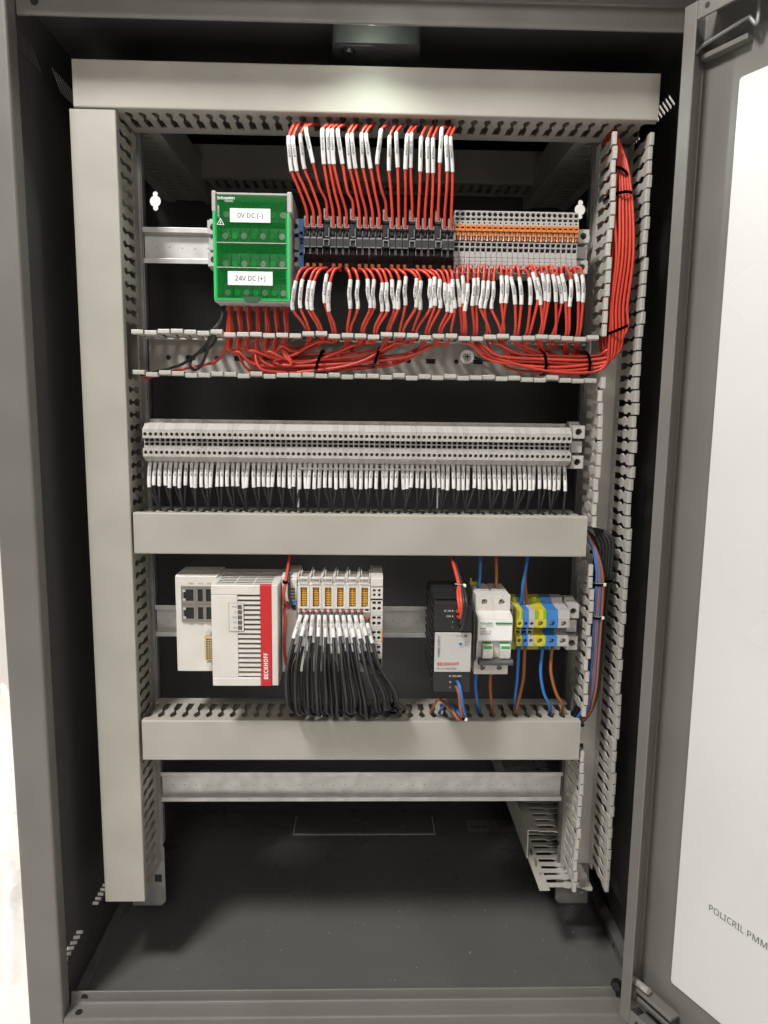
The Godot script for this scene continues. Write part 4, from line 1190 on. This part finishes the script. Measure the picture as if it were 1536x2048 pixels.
func power_supply() -> void:
	var t := thing("power_supply", "black power supply unit with a light grey plate reading POWER SUPPLY", "power supply", V(85, -224, 750))
	var b := MB.new()
	b.box(V(67, -207.6, 745), V(103, -268, 657.5), 0.8); b.box(V(67, -179.3, 745), V(103, -207.5, 661), 0.8); b.box(V(67.6, -180, 661), V(102.4, -207.4, 657), 0.5)
	part("case", b, M.black, t)
	for i in 9:
		b = MB.new()
		b.box(V(68, -178.9, 668 + i * 8.2), V(102, -176.6, 671.6 + i * 8.2), 0.4)
		part("cooling_rib", b, M.black, t)
	for i in 10:
		b = MB.new()
		b.box(V(66.9, -184 - i * 8.2, 740), V(65.2, -187 - i * 8.2, 668), 0.4)
		part("cooling_rib", b, M.black, t)
	b = MB.new()
	b.box(V(67.4, -208, 657.4), V(102.4, -247, 655.6), 0.5)
	var p := part("face_plate", b, M.plate, t)
	text(p, "POWER SUPPLY", V(71.4, -221.6, 655.4), 2.5, M.print_grey, Basis(Vector3.BACK, PI / 2), false, 0.86)
	text(p, "BECKHOFF", V(69.8, -238.9, 655.4), 3.1, M.print_red, Basis.IDENTITY, true, 0.98, HORIZONTAL_ALIGNMENT_LEFT)
	text(p, "PS1111-2402-0002", V(69.8, -243.5, 655.4), 1.6, M.print_grey, Basis.IDENTITY, false, 0.95, HORIZONTAL_ALIGNMENT_LEFT)
	text(p, "DC OK", V(90.8, -211, 655.4), 1.7, M.print_grey, Basis.IDENTITY, false, 0.9)
	text(p, "24-", V(97.4, -217.4, 655.4), 1.5, M.print_grey); text(p, "28V", V(97.4, -220, 655.4), 1.5, M.print_grey)
	b = MB.new()
	b.box(V(95.4, -209.8, 655.5), V(98.2, -212.2, 655.2), 0.1)
	part("indicator", b, M.print_grey, p)
	b = MB.new()
	b.cyl(V(92, -218.6, 655.6), Vector3(0, 0, 0.8), 2.5, 18)
	var dial := part("dial", b, M.steel, p)
	b = MB.new()
	b.cyl(V(92, -218.6, 654.8), Vector3(0, 0, 0.5), 1.6, 16, 1.2)
	part("dial_lens", b, M.blue_wire, dial)
	for k in [["DC 24V", 79, -186.8, 1.7], ["3.8A", 80, -192, 1.7], ["+", 84, -186.8, 2.8], ["+", 84, -192, 2.8], ["-", 84, -197.2, 3.2], ["-", 84, -202.4, 3.2]]:
		text(t, k[0], V(k[1], k[2], 656.9), k[3], M.print_white, Basis.IDENTITY, false, 0.9)
	for k in [["AC 100-240V", 88, -251.6, 1.6], ["N", 83.4, -257.6, 1.9], ["L", 83.4, -262.6, 1.9]]:
		text(t, k[0], V(k[1], k[2], 657.3), k[3], M.print_white, Basis.IDENTITY, false, 0.9)
	for y in [-186.8, -192.0, -197.2, -202.4]:
		b = MB.new()
		b.box(V(86.4, y - 1.9, 656.9), V(94, y + 1.9, 656.4), 0.2)
		part("terminal", b, M.dark, t)
	for y in [-257.6, -262.8]:
		b = MB.new()
		b.box(V(86, y - 1.9, 657.4), V(93.4, y + 1.9, 656.8), 0.2)
		part("terminal", b, M.dark, t)
	for i in 4:
		var y := -187.0 - i * 5.2
		var m: Material = M.red if i < 2 else M.black_wire
		wire("%s wire from the power supply's DC terminals, %s one" % ["red" if i < 2 else "black", "upper" if i % 2 == 0 else "lower"], "wires on the power supply's DC terminals", [V(88 + i * 0.9, y, 656.5), V(89 + i * 0.9, y + 1.5, 648), V(88.5 + i * 2.2, -180, 647), V(88 + i * 2.4, -170, 655), V(90.2 + i * 1.1, -163, 672), V(89 + i * 0.8, -152, 700), V(87 + i * 0.6, -140, 735)], m, 1.45, [], "red_wire" if i < 2 else "black_wire")
	tie("white cable tie on the red and black wires over the power supply", V(91.6, -164.5, 668), Vector3(0, 1, -0.6), 5.2, 3.4, M.tie_white)
	wire("blue wire hooked out of the power supply's mains terminals into the duct", "", [V(90, -257, 657), V(91, -258, 648), V(93, -268, 645), V(96, -284, 650), V(98, -292, 656), V(96, -296, 662), V(91, -292, 675), V(84, -296, 695), V(81, -310, 712), V(80, -324, 728)], M.blue_wire, 1.6, [], "blue_wire")
	wire("brown wire hooked out of the power supply's mains terminals into the duct", "", [V(89, -262, 657), V(90.5, -264, 649), V(92, -274, 647), V(94, -288, 651), V(94.5, -294, 656), V(92.5, -297, 661), V(86, -291, 674), V(77, -290, 692), V(73, -304, 708), V(71, -324, 728)], M.brown_wire, 1.6, [], "brown_wire")
	tie("white cable tie on the hooked blue and brown wires below the power supply", V(96.2, -292.5, 655), Vector3(0.4, 1, 0), 3.6, 3.6, M.tie_white)

func breaker() -> void:
	var t := thing("circuit_breaker", "white two-pole circuit breaker with green flags and a grey toggle bar", "circuit breaker", V(130, -224, 750))
	var b := MB.new()
	for s in [0.0, 17.55]:
		b.box(V(113 + s, -183.5, 750), V(130.4 + s, -266.5, 709))
		b.x = Transform3D(Basis.IDENTITY, V(121.7 + s, 0, 709))
		b.cell(-8.7, -201.5, 8.7, -183, 0.01, 7, 0, -190, 3.1); b.cell(-8.7, -266.5, 8.7, -250.5, 0.01, 7, 0, -259.4, 3.1)
		b.x = Transform3D.IDENTITY
		b.box(V(114 + s, -182, 748), V(129.6 + s, -183.4, 722), 0.3)
		# stepped nose
		b.prism(soft(poly([-199, -702.5, -201, -692, -203, -686.5, -226.5, -685.5, -226.8, -690, -246, -690, -250.4, -694, -250.4, -702.5]), 1.0), 0, 113 + s, 130.4 + s)
	part("body", b, M.white, t)
	for q in [[121.7, -190.0], [139.25, -190.0], [121.7, -259.4], [139.25, -259.4]]:
		b = MB.new()
		b.cyl(V(q[0], q[1], 708.9), Vector3(0, 0, 3), 2.9, 16)
		var sc := part("clamp_screw", b, M.steel, t)
		b = MB.new()
		b.x = Transform3D(Basis(Vector3.BACK, q[0] * q[1]), V(q[0], q[1], 705.9))
		b.box(Vector3(-2.2, -0.4, 0), Vector3(2.2, 0.4, 0.12)); b.box(Vector3(-0.4, -2.2, 0), Vector3(0.4, 2.2, 0.14))
		part("cross", b, M.dark, sc)
	b = MB.new()
	b.x = Transform3D(Basis(Vector3.RIGHT, -0.04), V(130.5, -214.6, 685.8))
	b.box(Vector3(-17, -10.5, 0), Vector3(17, 10.5, 0.35), 0.15)
	b.x = Transform3D.IDENTITY
	var p := part("rating_plate", b, M.print_white, t)
	text(p, "Schneider", V(115.2, -207.2, 684.8), 2.1, M.print_green, Basis.IDENTITY, true, 0.92, HORIZONTAL_ALIGNMENT_LEFT)
	text(p, "Electric", V(121, -210, 684.7), 1.3, M.print_green, Basis.IDENTITY, false, 1.0, HORIZONTAL_ALIGNMENT_LEFT)
	text(p, "Acti9", V(115.2, -212.6, 684.7), 1.3, M.print_grey, Basis.IDENTITY, true, 1.0, HORIZONTAL_ALIGNMENT_LEFT)
	text(p, "iC60N C10", V(115.2, -215.6, 684.6), 1.2, M.print_grey, Basis.IDENTITY, false, 1.0, HORIZONTAL_ALIGNMENT_LEFT)
	text(p, "A9F79210", V(115.2, -218, 684.5), 1.1, M.print_grey, Basis.IDENTITY, false, 1.0, HORIZONTAL_ALIGNMENT_LEFT)
	b = MB.new()
	b.box(V(130.6, -206.6, 685), V(147.2, -208.2, 684.75))
	part("green_bar", b, M.print_green, p)
	for s in [0.0, 17.6]:
		b = MB.new()
		b.prism(soft(poly([-228.5, -690.2, -229.5, -681, -233, -679.5, -243, -682, -244.5, -690.2]), 0.8), 0, 118 + s, 128 + s)
		var lever := part("toggle", b, M.white, t)
		b = MB.new()
		b.box(V(118.4 + s, -227.2, 689.9), V(127.6 + s, -230.4, 686), 0.4); b.prism(poly([-229.4, -680.9, -229.4, -680.5, -232.0, -679.5, -232.0, -679.9]), 0, 118.6 + s, 127.4 + s)
		part("green_flag", b, M.toggle_green, lever)
	b = MB.new()
	b.prism(soft(poly([-243.5, -689, -244, -680, -246, -678.5, -249.4, -680, -249.6, -689]), 1.2), 0, 114.4, 148.4)
	part("toggle_bar", b, M.print_grey, t)
	b = MB.new()
	b.box(V(112, -178.5, 745), V(123, -181.6, 738), 0.5); b.box(V(112, -174.5, 742), V(114, -178.5, 739), 0.3); b.box(V(121, -174.5, 742), V(123, -178.5, 739), 0.3)
	part("rail_clip", b, M.yellow, t)
	wire("blue wire rising from the circuit breaker's top into the duct above", "", [V(120, -188, 730), V(119.5, -180, 727), V(118.6, -165, 718), V(119.5, -150, 722), V(122, -134, 738)], M.blue_wire, 1.75, [], "blue_wire")
	wire("brown wire rising from the circuit breaker's top into the duct above", "", [V(138.5, -188, 730), V(138, -180, 727), V(136.4, -165, 720), V(135.6, -150, 722), V(136, -134, 738)], M.brown_wire, 1.75, [], "brown_wire")
	wire("blue wire under the circuit breaker going down into the duct", "", [V(121, -262, 726), V(119.5, -270, 724), V(118.4, -285, 722), V(120, -301, 718), V(123, -314, 720), V(124, -326, 730)], M.blue_wire, 1.75, [], "blue_wire")
	wire("brown wire under the circuit breaker going down into the duct", "", [V(138, -262, 726), V(135.5, -270, 724), V(134, -285, 722), V(135, -302, 718), V(136.5, -314, 720), V(137, -326, 730)], M.brown_wire, 1.75, [], "brown_wire")

func mains_terminals() -> void:
	end_clamp("slim grey end clamp between the circuit breaker and the striped terminals", 153.4, -221, 50, 5.5, 30, M.grey_block)
	end_clamp("grey end clamp closing the coloured mains terminals beside the open upright duct", 218.3, -221.5, 52, 12, 34, M.grey_block)
	var x := 156.4
	var kinds := [["striped yellow and green", true, 6.2], ["blue", false, 6.2], ["plain grey", false, 6.2], ["striped yellow and green", true, 12.0], ["blue", false, 12.0], ["plain grey", false, 12.0]]
	for i in 6:
		var k: Array = kinds[i]
		var w: float = k[2]
		var at := V(x + w / 2, -219, 753)
		var t := thing("mains_terminal", "%s %s mains terminal block on the lower device rail" % ["slim" if w < 8 else "wide", k[0]], "terminal block", at, "coloured mains terminal blocks")
		org = Vector3.ZERO
		var m: Material = M.blue if i % 3 == 1 else M.grey_block if i % 3 == 2 else M.yellow
		var h := w / 2 - 0.06
		var b := MB.new()
		b.prism(poly([25, 3, 25, 16, 20.5, 18, 19.2, 34, 19.2, 40, 1, 40, 1, 32, -8.5, 32, -8.5, 40, -18.7, 40, -19, 32, -24, 20, -33, 16, -33, 3]), 0, -h, h)
		var r := minf(h * 0.62, 2.9)
		b.cell(-h, 1, h, 10, 40, 47, 0, 5.2, r); b.cell(-h, -18.7, h, -8.5, 40, 47, 0, -13, r)
		b.prism(poly([10.1, 40, 10.1, 47, 19.2, 45, 19.2, 40]), 0, -h, h)
		if w < 8:
			b.cell(-h, -3.6, h, 0.9, 32, 40, 0, -1.4, h * 0.66, 1.6); b.cell(-h, -8.4, h, -3.7, 32, 40, 0, -6.1, h * 0.66, 1.7)
		part("body", b, m, t)
		if k[1]:
			b = MB.new()
			for s in [-1.0, 1.0]:
				b.box(Vector3(s * h * 0.45, 10.2, 45.6), Vector3(s * h * 0.98, 19, 47.15)); b.box(Vector3(s * h * 0.5, 0.9, 47.01), Vector3(s * h * 0.98, 2.2, 47.2)); b.box(Vector3(s * h * 0.5, -18.8, 46), Vector3(s * h * 0.98, -16.6, 47.2)); b.box(Vector3(s * h * 0.4, 20, 19), Vector3(s * h * 0.98, 25.1, 13))
			part("green_stripe", b, M.earth_green, t)
		for y in [5.2, -13.0]:
			b = MB.new()
			b.cyl(Vector3(0, y, 40.05), Vector3(0, 0, 1.6), r * 0.92, 14)
			b.x = Transform3D(Basis(Vector3.BACK, 0.7), Vector3(0, y, 41.65))
			b.box(Vector3(-r * 0.8, -0.35, 0), Vector3(r * 0.8, 0.35, 0.12))
			part("clamp_screw", b, M.steel, t)
		if w < 8:
			b = MB.new()
			b.box(Vector3(-h * 0.66, -7.8, 32.1), Vector3(h * 0.66, 0.2, 33))
			part("socket", b, M.dark, t)
		x += w
	org = Vector3.ZERO
	var ws := [["blue wire dropping into the slim blue terminal from the duct above", "blue_wire", M.blue_wire, [V(164.5, -199, 727), V(164.4, -190, 722), V(163.5, -175, 716), V(166, -160, 718), V(169.5, -145, 726), V(172, -130, 738)]],
		["brown wire dropping into the slim grey terminal from the duct above", "brown_wire", M.brown_wire, [V(171, -199, 727), V(169.5, -190, 724), V(167.2, -175, 724), V(168, -160, 726), V(171, -145, 732), V(173.5, -130, 742)]],
		["blue wire going down from the slim blue terminal", "blue_wire", M.blue_wire, [V(165, -238, 728), V(163, -250, 722), V(162, -275, 718), V(160, -298, 716), V(161, -313, 720), V(162, -326, 730)]],
		["brown wire going down from the slim grey terminal", "brown_wire", M.brown_wire, [V(172, -238, 728), V(169.5, -250, 722), V(168, -275, 716), V(163, -298, 712), V(161, -313, 716), V(161, -326, 728)]],
		["blue wire going down from the wide blue terminal", "blue_wire", M.blue_wire, [V(191, -238, 728), V(188, -250, 721), V(186, -270, 716), V(190, -292, 714), V(198, -308, 716), V(200, -326, 730)]],
		["brown wire going down from the wide grey terminal", "brown_wire", M.brown_wire, [V(202, -238, 728), V(198, -250, 721), V(197, -270, 716), V(203, -292, 714), V(211, -306, 716), V(213, -326, 730)]]]
	for k in ws: wire(k[0], "", k[3], k[2], 1.75, [], k[1])

func small_things() -> void:
	# cables in the lower half of the open upright duct
	for i in 14:
		var a := (i % 5) * 3.4
		var d := 722.0 + (i / 5) * 8.0
		var c := [V(212, -118 - i % 3, 738), V(226, -114 - a * 0.3, 734), V(238 + a * 0.9, -122 - (14 - a) * 0.4, d - 8), V(243 + a * 0.9, -150, d - 4), V(240 + a, -200, d), V(240 + a * 0.9, -250, d), V(239 + a * 0.8, -295, d + 2), V(233 + a * 0.7, -322, d + 5), V(222 + a * 0.5, -336, d + 9), V(206, -340, d + 10)]
		wire("%s black cable in the lower upright duct, counted from the devices" % ordinal(i + 1), "black cables in the lower upright duct", c, M.black_wire, 1.9, [], "black_cable")
	var n := 0
	for k in [[M.blue_wire, "blue_wire", 0.0], [M.brown_wire, "brown_wire", 3.0], [M.blue_wire, "blue_wire", 5.0], [M.brown_wire, "brown_wire", 8.5]]:
		var a: float = k[2]
		var c := [V(214, -124 + a * 0.3, 730), V(224, -123 + a * 0.6, 722), V(233 + a * 0.3, -136, 712), V(236.5 + a * 0.75, -165, 706), V(236 + a * 0.9, -210, 706), V(237 + a * 0.8, -255, 708), V(235 + a * 0.9, -285, 708), V(230 + a, -312, 712), V(222 + a, -330, 724), V(212 + a, -338, 736)]
		wire("%s %s wire running down the open upright duct beside the black cables" % ["inner" if n < 2 else "outer", "blue" if n % 2 == 0 else "brown"], "", c, k[0], 1.5, [], k[1])
		n += 1
	tie("white cable tie on the blue and brown wires in the upright duct, upper one", V(239.5, -172, 707), Vector3(0, 1, 0), 6.5, 4, M.tie_white)
	tie("white cable tie on the blue and brown wires in the upright duct, lower one", V(239.5, -207, 707), Vector3(0, 1, 0), 6.5, 4, M.tie_white)
	tie("black cable tie round the black cables low in the upright duct", V(249, -170, 724), Vector3(0, 1, 0), 10, 13)
	# grit on the cabinet floor
	var b := MB.new()
	for i in 46:
		var x := rng.randf_range(-270, 270)
		var d := rng.randf_range(690, 900)
		b.x = Transform3D(Basis(Vector3(rng.randf(), rng.randf(), 0.4).normalized(), rng.randf() * 6), V(x, -617.6, d))
		var s := rng.randf_range(0.25, 0.75)
		b.box(Vector3(-s, -0.2, -s * 0.6), Vector3(s, 0.3, s * 0.5))
	b.x = Transform3D.IDENTITY
	org = V(0, -618, 800)
	var o := part("dust", b, M.plate, self)
	o.position = W(org)
	o.set_meta("kind", "stuff"); o.set_meta("label", "pale specks of dust and swarf scattered on the dark cabinet floor")
